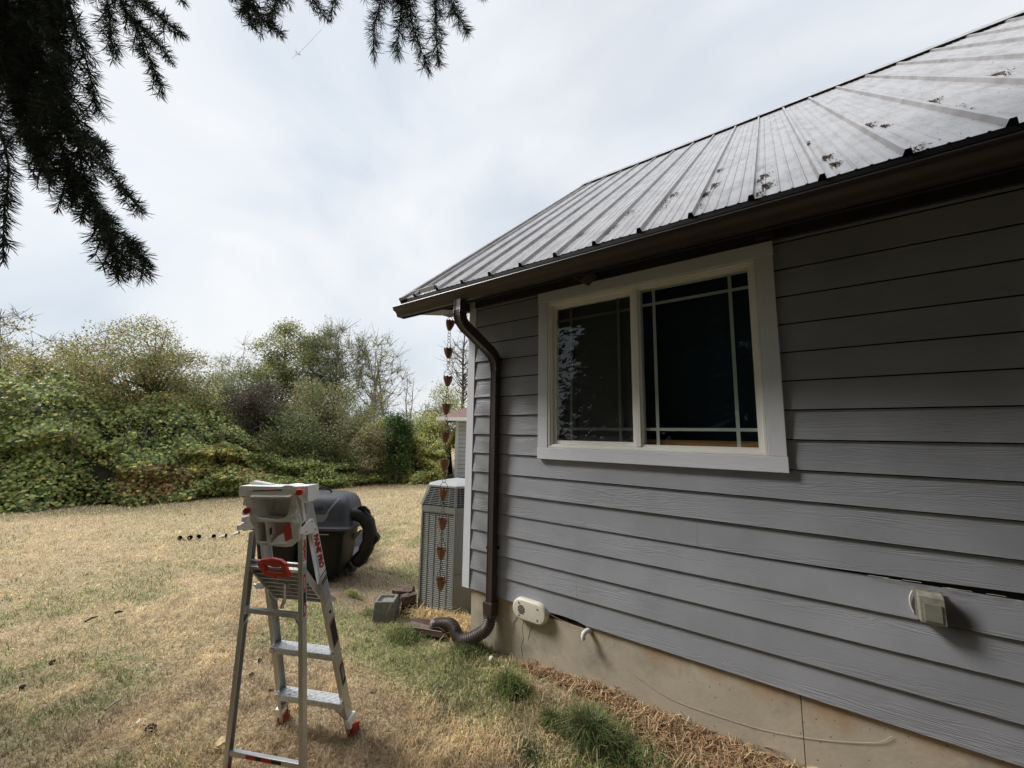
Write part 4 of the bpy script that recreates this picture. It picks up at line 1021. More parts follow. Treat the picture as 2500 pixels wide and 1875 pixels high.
# paint tray
tv = -.345
outer = [(-.158, 1.098), (-.152, 1.011), (-.128, .985), (-.118, .940), (-.092, .905), (-.063, .828), (-.050, .815), (.120, .813), (.150, .818), (.194, .857), (.192, .957), (.168, 1.02), (.150, 1.072), (.130, 1.112), (.120, 1.118)]
big = [(-.122, 1.052), (-.118, 1.010), (-.100, .976), (-.075, .957), (-.042, .949), (.060, .950), (.090, .955), (.115, .975), (.126, 1.005), (.129, 1.066)]
LLp = [(-.083, .931), (-.020, .934), (.003, .828), (-.052, .828), (-.060, .836)]
LMp = [(-.008, .936), (.136, .943), (.160, .850), (.130, .830), (.024, .826), (.012, .840)]
TR = flat('paint_tray', [outer, big[::-1], LLp[::-1], LMp[::-1]], tv+.006, .010, M_TAUPE, LD, bev=.002)
def cavity(name, loop, depth, mt, shrink=.93):
    mb = MB(); c_ = np.mean(np.array(loop), 0); n = len(loop); v0 = tv+.004
    A = [lp(a, v0, b) for a, b in loop]; Bq = [lp(c_[0]+(a-c_[0])*shrink, v0+depth, c_[1]+(b-c_[1])*shrink) for a, b in loop]
    mb.add(A+Bq, [(i, (i+1) % n, n+(i+1) % n, n+i) for i in range(n)]+[tuple(range(n, 2*n))])
    return obj(name, mb, mt, TR)
cavity('bucket_well', [(a*1.005, b) for a, b in big], .075, M_TAUPE, .86); cavity('side_well', LLp, .05, M_TAUPE)
cavity('tool_well', LMp, .05, M_PINK)
flat('tray_top', [[(-.208, 1.112), (-.196, 1.119), (.060, 1.124), (.085, 1.133), (.120, 1.133), (.140, 1.128), (.222, 1.134), (.228, 1.060), (.196, 1.056), (.150, 1.094), (-.150, 1.084), (-.204, 1.066)]], -.300, .085, M_WHITEP, TR, bev=.003)
flat('tray_clip', [[(-.175, 1.122), (-.180, 1.134), (-.165, 1.142), (-.130, 1.138), (-.050, 1.128), (-.045, 1.122)]], -.285, .03, M_LABEL, TR, bev=.002)
flat('warning_strip', [[(-.112, 1.101), (.068, 1.112), (.068, 1.105), (-.112, 1.094)]], tv-.004, .002, M_INK, TR)
flat('warning_mark', [[(-.030, 1.1065), (.030, 1.110), (.030, 1.1045), (-.030, 1.101)]], tv-.0055, .0015, M_REDINK, TR)
flat('well_rim', [[(-.120, 1.062), (.128, 1.072), (.128, 1.078), (-.120, 1.068)]], tv-.004, .008, M_LABEL, TR, bev=.002)
flat('divider', [[(.088, .915), (.137, .940), (.157, .862), (.111, .838)]], tv+.016, .022, M_RED, TR, bev=.001)
flat('tool_floor', [[(.026, .828), (.130, .831), (.159, .852), (.120, .848), (.090, .880), (.060, .862)]], tv+.014, .012, M_WHITEP, TR, bev=.002)
flat('slot', [[(.012, .905), (.021, .908), (.026, .872), (.017, .868)]], tv+.001, .004, M_INK, TR)
for a, b in ((.146, .977), (.152, .949)):
    cL = [(a+.010*math.cos(t), b+.010*math.sin(t)) for t in np.linspace(0, 2*math.pi, 14)[:-1]]
    flat('tool_hole', [cL], tv-.0015, .003, M_WHITEP, TR)
flat('hook_clips', [[(.162, .995), (.170, 1.008), (.174, .992), (.180, .984), (.186, .990), (.188, .974), (.178, .968), (.188, .958), (.186, .940), (.172, .934), (.166, .946), (.172, .962), (.164, .975)]], tv-.004, .006, M_WHITEP, TR, bev=.001)
for a, b, mt in ((.183, 1.104, M_RED), (-.132, .993, mat('dull_red_plastic', (.33, .03, .02), .5, noise=dict(scale=10, amt=.2)))):
    k_ = MB(); k_.lathe([(0, .026), (.016, .025), (.0175, .018), (.0175, .010), (.009, .009), (.007, -.008)], lp(a, tv-.006, b), 20, -LVv+LU*.5)
    obj('knob', k_, mt, TR, smooth='a')
flat('tray_arm', [[(.134, 1.090), (.168, 1.090), (.176, 1.05), (.200, .953), (.185, .935), (.172, .955), (.156, 1.045), (.146, 1.055)]], -.318, .014, M_WHITEP, LD, bev=.002)
for s, us in ((1, .188), (-1, -.186)):
    flat('hinge_plate', [[(-.345, .905), (-.345, .882), (-.318, .880), (-.302, .868), (-.216, .868), (-.210, .885), (-.250, .942), (-.266, .944), (-.310, .915)]], us+.006*s, .008, M_WHITEP, LD, 'u', bev=.002)
    hr = MB()
    for vv, zz in ((-.258, .930), (-.228, .882), (-.298, .884)): hr.lathe([(0, .003), (.0035, .002), (.004, 0)], LO+LVv*vv+LZ*zz+LU*(us+.0125*s), 8, LU*s)
    obj('rivet', hr, M_INK, LD)
    cp_ = MB(); cp_.obox(rail(s, 0, 1.05)-LU*s*.010+LZ*.0, LU*.020, LVv*.036, LZ*.016); obj('rail_cap', cp_, M_WHITEP, LD, bevel=.003)
for zz, ww in ((1.03, .02), (.975, .016), (.935, .014)):
    m_ = MB(); m_.obox(lp(-.175, -.31, zz), LU*.016, LVv*.02, LZ*ww); obj('side_clip', m_, M_WHITEP, TR, bevel=.004)
# labels and lettering on the rails
def rail_quad(front, s, z0, z1, w0, w1, mt, name, proud=.0008, skew=0.0):
    p0, p1 = rail(s, front, z0), rail(s, front, z1); d = nrm(p1-p0); uu = nrm(LU-d*(LU@d))*s; vv = np.cross(uu, d)
    if vv@LVv < 0: vv = -vv
    mb = MB(); q = [p0+vv*w0+uu*proud, p0+vv*w1+uu*proud+d*skew, p1+vv*w1+uu*proud+d*skew, p1+vv*w0+uu*proud]
    mb.add(q, [(0, 1, 2, 3)]); return obj(name, mb, mt, LD)
def text(s_, size, p, ex, ey, mt, name, parent, shear=0, bold=0, depth=.0004, sx=1.0):
    cu_ = bpy.data.curves.new('t', 'FONT'); cu_.body = s_; cu_.size = size; cu_.align_x = 'CENTER'; cu_.align_y = 'CENTER'; cu_.extrude = depth; cu_.offset = bold; cu_.shear = shear; cu_.resolution_u = 3
    tmp = bpy.data.objects.new('tmp', cu_); C.objects.link(tmp)
    dg = bpy.context.evaluated_depsgraph_get(); me = bpy.data.meshes.new_from_object(tmp.evaluated_get(dg)); bpy.data.objects.remove(tmp)
    ex, ey = nrm(ex)*sx, nrm(ey); ez = nrm(np.cross(ex, ey)); p = V3(p)
    me.transform(Matrix(((ex[0], ey[0], ez[0], p[0]), (ex[1], ey[1], ez[1], p[1]), (ex[2], ey[2], ez[2], p[2]), (0, 0, 0, 1))))
    me.transform(Matrix.Translation(-parent_origin(parent))); me.materials.clear(); me.materials.append(mt)
    o = bpy.data.objects.new(name, me); C.objects.link(o); o.parent = parent; return o
rail_quad(1, 1, .705, .852, -.0125, .0125, M_LABEL, 'label')
def rail_frame(front, s, z):
    p = rail(s, front, z); d = nrm(rail(s, front, z+.1)-p); uu = nrm(LU-d*(LU@d))*s; vv = np.cross(uu, d)
    if vv@LVv < 0: vv = -vv
    return p, d, uu, vv
p, d, uu, vv = rail_frame(1, 1, .778); text('LittleGiant', .028, p+uu*.0014, d, -vv, M_REDINK, 'lettering', LD, bold=.0014, sx=.92)
for i, (z0, z1, mt) in enumerate(((.690, .652, M_LABELG), (.650, .560, M_REDINK), (.556, .500, M_INK), (.498, .430, M_REDINK))):
    rail_quad(1, 1, z1, z0, -.009, .010, mt, 'warning_label')
p, d, uu, vv = rail_frame(1, 1, .605); text('CAUTION', .013, p+uu*.0014, d, -vv, M_LABEL, 'lettering', LD, bold=.0004)
p, d, uu, vv = rail_frame(1, 1, .464); text('NOTICE', .012, p+uu*.0014, d, -vv, M_LABEL, 'lettering', LD, bold=.0004)
rail_quad(0, 1, .585, .850, -.026, .026, M_LABEL, 'label', skew=.012)
p, d, uu, vv = rail_frame(0, 1, .745); text('PAINT PRO', .046, p+uu*.0016, -d, vv, M_INK, 'lettering', LD, shear=.25, bold=.0035, sx=.90)
text('PAINT PRO', .046, p+uu*.0024, -d, vv, M_REDINK, 'lettering', LD, shear=.25, bold=.0012, sx=.90)
rail_quad(0, 1, .735, .755, -.020, .022, M_REDINK, 'label_band', .0012, .004)
for z0 in (.600, .566, .552): rail_quad(0, 1, z0-.008, z0, -.026, .026, M_INK, 'label_band', .0014, .018)
rail_quad(0, 1, .430, .540, -.026, .020, M_LABELG, 'label', .0012, .018)
rail_quad(0, 1, .150, .290, -.022, .024, M_INK, 'warning_label', .0012, .02)
rail_quad(0, 1, .295, .305, -.022, .024, M_REDINK, 'label_band', .0012, .02)
rail_quad(0, 1, -.120, .0, -.012, .024, M_INK, 'warning_label', .0012, .02); rail_quad(0, 1, .004, .012, -.012, .024, M_REDINK, 'label_band', .0012, .02)
p, d, uu, vv = rail_frame(0, 1, -.06); rail_quad(0, 1, -.09, -.01, -.004, .018, mat('tan_print', (.30, .27, .22), .6, noise=dict(scale=80, amt=.4)), 'label_print', .002, .02)
h_ = MB(); p, d, uu, vv = rail_frame(0, 1, .365); h_.lathe([(0, .001), (.010, .001)], p+uu*.0008, 14, uu); obj('rail_hole', h_, M_BLACK, LD)
m_ = MB(); a, b = rail(-1, 1, -.318), rail(1, 1, -.318)
for t0, t1, mt in ((.27, .40, M_REDINK), (.40, .47, M_INK), (.47, .60, M_REDINK), (.60, .72, M_INK)):
    q = MB(); q.obox(a+(b-a)*(t0+t1)/2-LVv*.0128, (b-a)*(t1-t0)/2, LVv*.0005, LZ*.0085); obj('bar_label', q, mt, LD)

# ------------------------------------------------------------------ riding mower with grass bagger
D0 = 5.2
def mp3(a, b, z):
    a = a-.5*max(0, b-.66)
    return CAM*np.array([1, 1, 0])+rt0*a+HF*(D0+b)+np.array([0, 0, z])
MG = gzf(*mp3(-2.8, .5, 0)[:2])
MW = thing('riding_mower', 'riding mower seen from behind with black twin grass bagger and charcoal lid', 'lawn mower', tuple(mp3(-2.75, .4, MG)))
def rbox(mb, a0, a1, b0, b1, z0, z1, ins=0, n=5, r=.06):
    """rounded-plan tapered box in mower coords: top larger/smaller by ins"""
    rings = []
    for z, k in ((z0, ins), (z1, 0)):
        pts = []
        for (ca, cb, t0) in ((a1-r-k, b1-r-k, 0), (a0+r+k, b1-r-k, 90), (a0+r+k, b0+r+k, 180), (a1-r-k, b0+r+k, 270)):
            for j in range(n):
                t = R(t0+90*j/(n-1)); pts.append(mp3(ca+r*math.cos(t), cb+r*math.sin(t), z))
        rings.append(pts)
    m = len(rings[0]); mb.add(rings[0]+rings[1], [(i, (i+1) % m, m+(i+1) % m, m+i) for i in range(m)]+[tuple(range(m))[::-1], tuple(range(m, 2*m))])
for a0, a1 in ((-3.32, -2.76), (-2.73, -2.17)):
    b_ = MB(); rbox(b_, a0, a1, .02, .62, MG+.10, .12, .055)
    for k in range(3): 
        zc_ = MG+.18+k*.14
    BN = obj('bin', b_, M_BLKP, MW, smooth='a')
    b_ = MB(); rbox(b_, a0-.02, a1+.02, .0, .64, .10, .155); obj('bin_rim', b_, M_BLKP, BN, smooth='a')
    b_ = MB(); b_.obox(mp3((a0+a1)/2+.04, -.008, .108), rt0*.075, HF*.006, (0, 0, .006)); obj('latch', b_, mat('grey_latch', (.30, .31, .32), .4, noise=dict(scale=10, amt=.1)), BN, bevel=.002)
# lid: superelliptic dome, wide
lm = MB(); LA0, LA1, LB0, LB1 = -3.40, -2.045, -.03, .66
def lid_ring(k, z, sh=0):
    ac, bc = (LA0+LA1)/2, (LB0+LB1)/2; ha, hb = (LA1-LA0)/2-k, (LB1-LB0)/2-k; r = max(.08, .10)
    pts = []
    for (sa_, sb_, t0) in ((1, 1, 0), (-1, 1, 90), (-1, -1, 180), (1, -1, 270)):
        for j in range(7):
            t = R(t0+90*j/6); pts.append(mp3(ac+sa_*(ha-r)+r*math.cos(t), bc+sb_*(hb-r)+r*math.sin(t), z))
    return pts
rings = [lid_ring(0, .155), lid_ring(-.004, .17), lid_ring(0, .185), lid_ring(.045, .192), lid_ring(.058, .22), lid_ring(.066, .30), lid_ring(.078, .40), lid_ring(.092, .46), lid_ring(.115, .515), lid_ring(.15, .560), lid_ring(.20, .588), lid_ring(.25, .600)]
m = len(rings[0]); lm.add([p for r_ in rings for p in r_], [(i*m+k, i*m+(k+1) % m, (i+1)*m+(k+1) % m, (i+1)*m+k) for i in range(len(rings)-1) for k in range(m)]+[tuple((len(rings)-1)*m+k for k in range(m)), tuple(range(m))[::-1]])
LID = obj('bagger_lid', lm, M_LID, MW, smooth='a')
# light grey pressed panel on the rear face of the lid: trapezoid outline with raised band
def lidpt(a, z):
    prof_ = [(.22, .058), (.30, .066), (.40, .078), (.46, .092), (.515, .115), (.56, .15)]
    k = np.interp(z, [q[0] for q in prof_], [q[1] for q in prof_]); return mp3(a, LB0+k-.003, z)
bm_ = MB(); zs = [.545, .50, .45, .40, .35, .315]
xr = [-2.262, -2.290, -2.325, -2.357, -2.385, -2.402]
def strip(A, Bq): 
    n = len(A); bm_.add(A+Bq, [(i, i+1, n+i+1, n+i) for i in range(n-1)])
strip([lidpt(x, z) for x, z in zip(xr, zs)], [lidpt(x-.030, z) for x, z in zip(xr, zs)])
xl = [-3.10-.0*z for z in zs]
strip([lidpt(x, z) for x, z in zip([-5.41-q for q in xr], zs)], [lidpt(x+.030, z) for x, z in zip([-5.41-q for q in xr], zs)])
strip([lidpt(x, .345) for x in np.linspace(-3.02, -2.40, 12)], [lidpt(x, .252) for x in np.linspace(-3.0, -2.44, 12)])
strip([lidpt(-2.40, .345), lidpt(-2.372, .345)], [lidpt(-2.44, .252), lidpt(-2.41, .275)])
obj('lid_band', bm_, M_LIDG, LID)
tb = MB()
tb.add([lidpt(-3.0, .395), lidpt(-2.47, .395), lidpt(-2.47, .401), lidpt(-3.0, .401)], [(0, 1, 2, 3)])
tb.add([lidpt(-2.472, .395), lidpt(-2.465, .395), lidpt(-2.462, .50), lidpt(-2.469, .50)], [(0, 1, 2, 3)])
obj('badge_frame', tb, M_INK, LID)
cA, cB = lidpt(-2.66, .415), lidpt(-2.66, .46)
text('Capacity', .072, lidpt(-2.585, .428)-HF*.004, rt0, cB-cA, M_INK, 'lettering', LID, shear=.3, bold=.001)
hd = MB(); hd.tube([mp3(-2.575+.135*math.cos(t)*-1, .24, .585+.078*math.sin(t)) for t in np.linspace(0, math.pi, 16)], .011, 8); obj('lid_handle', hd, M_BLKP, LID, smooth=True)
# chute
ch = MB(); chp = catmull([(-2.22, .20, .32), (-2.10, .20, .33), (-2.01, .21, .305), (-1.935, .22, .235), (-1.90, .24, .13), (-1.895, .25, .0), (-1.93, .26, -.13), (-1.99, .28, -.24), (-2.07, .30, -.32)], 5)
ch.tube([mp3(*p) for p in chp], [.091+.004*math.sin(i*.9) for i in range(len(chp))], 18); obj('chute', ch, mat('chute_plastic', (.013, .013, .013), .5, spec=.3, noise=dict(scale=12, amt=.25)), MW, smooth=True)
bt = MB(); bt.prism([(-1.86, .11), (-1.80, .06), (-1.765, .01), (-1.775, -.03), (-1.82, -.08), (-1.88, -.09)], CAM*np.array([1, 1, 0])+HF*(D0+.22), rt0, (0, 0, 1), HF*.10); bt.prism([(-2.05, .41), (-2.01, .44), (-1.95, .435), (-1.89, .38), (-1.87, .33), (-1.93, .38), (-1.99, .40)], CAM*np.array([1, 1, 0])+HF*(D0+.15), rt0, (0, 0, 1), HF*.05)
bt.tube([mp3(-1.865, .2, .19), mp3(-1.855, .2, .24), mp3(-1.857, .2, .27)], .007, 6); obj('chute_bracket', bt, M_BLKP, MW, bevel=.004)
# rear tyres
for a in (-2.475, -3.05):
    ty = MB(); c_ = mp3(a, .62, MG+.27)
    ty.lathe([(.15, -.085), (.235, -.095), (.262, -.075), (.270, -.03), (.270, .03), (.262, .075), (.235, .095), (.15, .085)], c_, 40, rt0)
    for k in range(26):
        t = 2*math.pi*k/26; rv = HF*math.cos(t)+np.array([0, 0, math.sin(t)]); tg = -HF*math.sin(t)+np.array([0, 0, math.cos(t)])
        for s in (-1, 1): ty.obox(c_+rv*.272+rt0*s*.045+tg*s*.01, rt0*.036+tg*.012*s, tg*.012, rv*.010)
    TY = obj('rear_tyre', ty, M_TYRE, MW, smooth='a')
    rmh = MB(); rmh.lathe([(.04, .07), (.145, .06), (.15, .085), (.04, .085)], c_, 24, rt0); rmh.lathe([(.04, -.07), (.145, -.06), (.15, -.085)], c_, 24, -rt0); obj('rim', rmh, M_MGREY, TY, smooth='a')
cnv = MB(); rbox(cnv, -2.50, -2.27, .45, .64, -.12, .06, .01); obj('side_cover', cnv, M_BLKP, MW, smooth='a')
# deck, chassis, hood, seat, steering wheel, front wheels: mostly hidden behind the bagger
dk = MB(); rbox(dk, -3.36, -1.98, .80, 1.75, MG+.10, MG+.25, -.02, r=.2); obj('mower_deck', dk, M_BLKP, MW, smooth='a')
dw = MB(); dw.prism([(a_-.22, b_) for a_, b_ in ((-2.35, -.28), (-2.14, -.28), (-2.04, -.27), (-1.96, -.32), (-1.96, -.42), (-2.35, -.44))], CAM*np.array([1, 1, 0])+HF*(D0+.50), rt0, (0, 0, 1), HF*.35); obj('chute_boot', dw, mat('boot_plastic', (.075, .075, .078), .45, noise=dict(scale=12, amt=.2)), MW, bevel=.02)
gp = MB(); gp.prism([(a_-.25, b_) for a_, b_ in ((-2.30, -.20), (-2.14, -.20), (-2.03, -.115), (-1.86, .06), (-1.82, .045), (-1.93, -.10), (-1.925, -.04), (-1.96, -.09), (-2.04, -.18), (-2.07, -.25), (-2.14, -.285), (-2.30, -.285))], CAM*np.array([1, 1, 0])+HF*(D0+.46), rt0, (0, 0, 1), HF*.04); obj('fender', gp, M_MGREY, MW, bevel=.006)
aw = MB(); aw.lathe([(0, -.04), (.055, -.04), (.068, -.02), (.068, .02), (.055, .04), (0, .04)], mp3(-2.17, .42, MG+.10), 20, rt0*.6+HF*.8); obj('gauge_wheel', aw, mat('grey_wheel', (.09, .09, .09), .5, noise=dict(scale=20, amt=.2)), MW, smooth='a')
cs = MB(); rbox(cs, -3.0, -2.5, .70, 2.0, MG+.26, -.02, r=.08); obj('chassis', cs, M_MGREY, MW, smooth='a')
hdm = MB(); rbox(hdm, -3.0, -2.5, 1.45, 2.15, -.02, .20, -.0, r=.12); obj('bonnet', hdm, M_MGREY, MW, smooth='a')
st = MB(); rbox(st, -2.95, -2.55, .78, 1.15, -.02, .10, r=.08); rbox(st, -2.93, -2.57, .74, .84, .10, .42, r=.04); obj('seat', st, M_BLKP, MW, smooth='a')
swh = MB(); swh.ring(mp3(-2.75, 1.35, .36), HF*-.6+np.array([0, 0, .8]), .16, .012, 24, 8); swh.tube([mp3(-2.75, 1.5, .1), mp3(-2.75, 1.35, .36)], .015, 8); obj('steering_wheel', swh, M_BLKP, MW, smooth=True)
for a in (-3.12, -2.38):
    fwl = MB(); fwl.lathe([(.05, -.06), (.16, -.07), (.19, -.03), (.19, .03), (.16, .07), (.05, .06)], mp3(a, 1.85, MG+.19), 24, rt0); obj('front_tyre', fwl, M_TYRE, MW, smooth='a')

# ------------------------------------------------------------------ small things on the lawn
def ground_at(px, py):
    d = fw+(px-1250)/FPX*rt-(py-937.5)/FPX*up; t = 3.0
    for _ in range(30):
        p = CAM+d*t; t = (gzf(p[0], p[1])-CAM[2])/d[2]
    p = CAM+d*t; return p
M_CONE = mat('galvanised_cone', (.55, .54, .50), .5, .2, noise=dict(scale=20, amt=.15))
g6 = 'small metal cones lying in a row on the lawn'
def cone_mb():
    mb = MB(); mb.lathe([(.012, -.11), (.041, .0), (.043, .002), (.0395, .001)], (0, 0, 0), 18, (1, 0, 0)); mb.lathe([(.0394, .0005), (.010, -.105)], (0, 0, 0), 18, (1, 0, 0), mi=1); return mb
labs = ['leftmost of the row of small cones on the lawn, dark mouth facing the viewer', 'second cone from the left in the row on the lawn', 'third cone from the left in the row on the lawn', 'fourth cone from the left, half dark mouth showing', 'fifth cone from the left in the row, mostly pale side showing', 'rightmost pale cone of the row, nearest the ladder']
c0_ = None
for i, (px, py) in enumerate(((438, 1317), (463, 1316), (484, 1314), (521, 1313), (551, 1311), (583, 1304))):
    q = ground_at(px, py+4); x, y = q[0], q[1]; th = [-1.35, -.80, -.65, -.35, .15, .30][i]
    if c0_ is None: c0_ = obj('metal_cone', cone_mb(), [M_CONE, M_BLACK], None, smooth='a'); o_ = c0_
    else: o_ = c0_.copy(); C.objects.link(o_)
    o_.location = (x, y, gzf(x, y)+.052); dd = rt0*math.cos(th)+HF*math.sin(th); o_.rotation_euler = (0, R(-14), math.atan2(dd[1], dd[0]))
    tag(o_, labs[i], 'cone', g6)
M_PC = mat('pine_cone', (.055, .036, .022), .9, noise=dict(scale=40, amt=.5))
def pinecone(r, L_):
    mb = MB(); rr_ = random.Random(3)
    mb.lathe([(0, -L_), (r*.6, -L_*.7), (r*.7, 0), (r*.5, L_*.6), (0, L_)], (0, 0, 0), 10, (1, 0, 0))
    for k in range(70):
        t = rr_.random()*6.28; x = rr_.uniform(-.9, .9)*L_; q = r*math.sqrt(max(.1, 1-(x/L_)**2)); rv = np.array([0, math.cos(t), math.sin(t)])
        mb.obox(rv*q*.9+np.array([x, 0, 0]), rv*.008+np.array([.006, 0, 0]), np.cross(rv, (1, 0, 0))*.007, (.0012, 0, 0))
    return mb
pcs = [((634, 1617), 'dark pine cone on the grass between the ladder rails, the farther one'), ((613, 1652), 'dark pine cone on the grass behind the left ladder rail'), ((368, 1790), 'large dark pine cone low on the lawn left of the ladder'), ((127, 1621), 'dark pine cone on the left lawn, the higher of two'), ((661, 1692), 'small dark pine cone just left of the lower ladder step'), ((52, 1683), 'dark pine cone near the left edge of the lawn'), ((912, 1610), 'small pine cone on the grass right of the ladder')]
# solve ground intersection for the given sight line at build time
p0_ = None
for i, ((px, py), lab) in enumerate(pcs):
    p = ground_at(px, py)
    if p0_ is None: p0_ = obj('pine_cone', pinecone(.019, .030), M_PC, None); o_ = p0_
    else: o_ = p0_.copy(); C.objects.link(o_)
    k = [.6, .62, 1.05, .6, .55, .6, .4][i]
    o_.location = (p[0], p[1], gzf(p[0], p[1])+.025*k); o_.rotation_euler = (i, .3, i*1.7); o_.scale = (k, k, k); tag(o_, lab, 'pine cone', 'pine cones on the lawn')
def leaf(px, py, size, col, lab, cat='leaf', rz=0):
    p = ground_at(px, py); mb = MB()
    prof_ = [(-.5, 0), (-.3, .28), (0, .40), (.25, .30), (.5, 0), (.25, -.30), (0, -.38), (-.3, -.26)]
    vs = [(0, 0, .12*size)]+[(a*size, b*size, size*.18*abs(b)*2) for a, b in prof_]
    mb.add(vs, [(0, i+1, (i+1) % 8+1) for i in range(8)]); o = obj('fallen_leaf', mb, mat('dry_leaf', col, .7, noise=dict(scale=60, amt=.25)), None)
    so = o.modifiers.new('s', 'SOLIDIFY'); so.thickness = .001
    o.location = (p[0], p[1], gzf(p[0], p[1])+.035); o.rotation_euler = (.5, -.3, rz); tag(o, lab, cat); return o
leaf(537, 1828, .065, (.62, .45, .26), 'curled pale tan leaf beside the front left ladder foot', rz=.6)
leaf(1005, 1764, .028, (.62, .47, .20), 'small yellow leaf on the grass right of the ladder', rz=1.9)
leaf(336, 1776, .035, (.68, .62, .48), 'pale dry leaf beside the large pine cone', rz=.2)
leaf(313, 1244, .12, (.60, .56, .42), 'pale leaf at the foot of the brambles', rz=.2)
p = ground_at(1200, 1620); mb = MB(); mb.lathe([(0, .035), (.014, .033), (.022, .018), (.024, -.01), (.018, -.03)], (0, 0, 0), 12); o_ = obj('white_cap', mb, M_STRAWP, None, smooth=True); o_.location = (p[0], p[1], gzf(p[0], p[1])+.03); o_.rotation_euler = (.5, .4, 0); tag(o_, 'small white plastic cap in the grass at the foundation', 'pipe cap')
def stick(name, px0, py0, px1, py1, r, col, lab):
    a, b = ground_at(px0, py0), ground_at(px1, py1); a[2] = gzf(a[0], a[1])+.035; b[2] = gzf(b[0], b[1])+.035; mid = (a+b)/2+np.array([0, 0, .008]); mb = MB(); mb.tube([a, mid, b], [r, r*1.1, r*.6], 7)
    tag(obj(name, mb, mat(name+'_bark', col, .9, noise=dict(scale=40, amt=.3)), None, loc=mid), lab, 'stick')
stick('fallen_stick', 255, 1748, 296, 1720, .008, (.30, .24, .17), 'pale stick lying on the left lawn')
stick('dark_twig', 206, 1527, 238, 1514, .009, (.05, .045, .03), 'dark mossy twig on the left lawn')
stick('dark_twig', 280, 1505, 298, 1503, .012, (.05, .045, .03), 'short dark twig, the farther one on the left lawn')

# straw heaped along the foundation and round the air conditioner
def straw(n, fn, ln, name, label, cols, hmax):
    x, y, zz = fn(n); th = rng.random(n)*2*math.pi; el = rng.normal(0, .28, n)
    d = np.stack([np.cos(th)*np.cos(el), np.sin(th)*np.cos(el), np.sin(el)], 1); L_ = ln*(.4+1.0*rng.random(n)**1.5)
    c = np.stack([x, y, zz], 1); bend = np.stack([rng.normal(0, .12, n), rng.normal(0, .12, n), np.abs(rng.normal(0, .16, n))], 1)*L_[:, None]
    up_ = np.array([0, 0, 1.0]); s = unit(np.cross(d, up_))*(.0013+.0019*rng.random(n))[:, None]; s2 = unit(np.cross(d, s))*.0009
    a = c-d*L_[:, None]/2; b = c+d*L_[:, None]/2; m = c+bend
    v = np.stack([a-s, a+s, m+s+s2, m-s+s2, b+s*.4, b-s*.4], 1).reshape(-1, 3); k = np.arange(n)[:, None]*6
    f = np.concatenate([(k+np.array([0, 1, 2, 3])).ravel(), (k+np.array([3, 2, 4, 5])).ravel()])
    ci = rng.integers(0, len(cols), n); col = np.array(cols)[ci]*(.6+.7*rng.random((n, 1)))
    o = mesh_np(name, v, f, 4, M_GRASS, None, np.repeat(col, 6, 0)); return tag(o, label, 'straw', kind='stuff')
def along(n):
    x = .62+2.33*rng.random(n)**.75; w = .035+.17*sstep(1.0, 2.2, x)+.05*vnoise(x, x*0, .3, 5); y = -.01-np.abs(rng.normal(0, 1, n))*w*.75
    hp = .055*sstep(.6, 1.8, x)*(.5+vnoise(x, y, .16, 31)); hgt = hp*np.exp(-(np.abs(y)/(w+.02))**2)
    return x, y, gz(x, y)+.012+hgt*rng.random(n)**.5
straw(7000, along, .12, 'straw', 'rust brown straw heaped along the concrete foundation', [(.46, .29, .16), (.36, .21, .12), (.56, .41, .24), (.22, .13, .08), (.62, .48, .29)], .08)
def acst(n):
    t = rng.random(n); side_ = rng.random(n) < .62
    x = np.where(side_, rng.normal(-.66, .20, n), rng.normal(-.16, .10, n)); y = np.where(side_, .155+(x+.66)*.2+rng.normal(0, .05, n), rng.normal(.13, .10, n))
    return x, y, gz(x, y)+.005+np.abs(rng.normal(0, .028, n))+np.where(side_, 0, .03*rng.random(n))
straw(2600, acst, .11, 'straw', 'golden straw spilled round the base of the air conditioner', [(.66, .49, .24), (.55, .38, .18), (.72, .58, .33)], .08)

# green tufts
def tuft(px, py, r, h, n, lab, col=(.10, .155, .055), cat='grass tuft'):
    p = ground_at(px, py); a = rng.random(n)*6.28; q = np.abs(rng.normal(0, r*.42, n))*(.75+.5*vnoise(a*2, a*0, .8, int(px) % 50)); x = q*np.cos(a); y = q*np.sin(a)*.8; y = np.minimum(y, -.02-p[1]) if p[1] > -.3 else y
    z = gz(x+p[0], y+p[1])-gzf(p[0], p[1])
    hh = h*(.45+.95*rng.random(n))*np.exp(-(q/(r*.9))**2); lean = .2+.75*rng.random(n); d_out = np.stack([x, y, np.zeros(n)], 1)
    c = np.array(col)*(.6+.9*rng.random((n, 1)))*np.array([1+.3*rng.random(n), np.ones(n), np.ones(n)]).T
    dry = rng.random(n) < .12; c[dry] = np.array([.5, .40, .22])*(.7+.5*rng.random((dry.sum(), 1)))
    o = blades(x, y, z, hh, .0028+.0018*rng.random(n), lean, c, 'grass_tuft', M_GRASS, '', '')
    o.location = (p[0], p[1], gzf(p[0], p[1])); tag(o, lab, cat, 'green grass tufts near the foundation')
tuft(1440, 1815, .30, .19, 2600, 'largest deep green grass tuft beside the straw at the lower middle')
tuft(1350, 1775, .12, .11, 900, 'small green tuft just left of the largest tuft')
tuft(1245, 1690, .22, .14, 1500, 'bright green tuft against the foundation, right of the white cap', (.13, .19, .06))
tuft(1145, 1592, .30, .12, 1900, 'green tuft under the bend of the corrugated pipe', (.11, .17, .055))
tuft(990, 1560, .34, .11, 1700, 'green tuft left of the brown splash tray', (.13, .19, .06))
tuft(930, 1435, .20, .07, 900, 'light green tuft left of the hollow grey block', (.19, .25, .08))
tuft(1010, 1400, .20, .08, 900, 'yellow green tuft behind the rubble next to the air conditioner', (.24, .30, .10))
tuft(1290, 1850, .26, .08, 900, 'low dull green tuft at the bottom middle of the lawn', (.10, .135, .06))
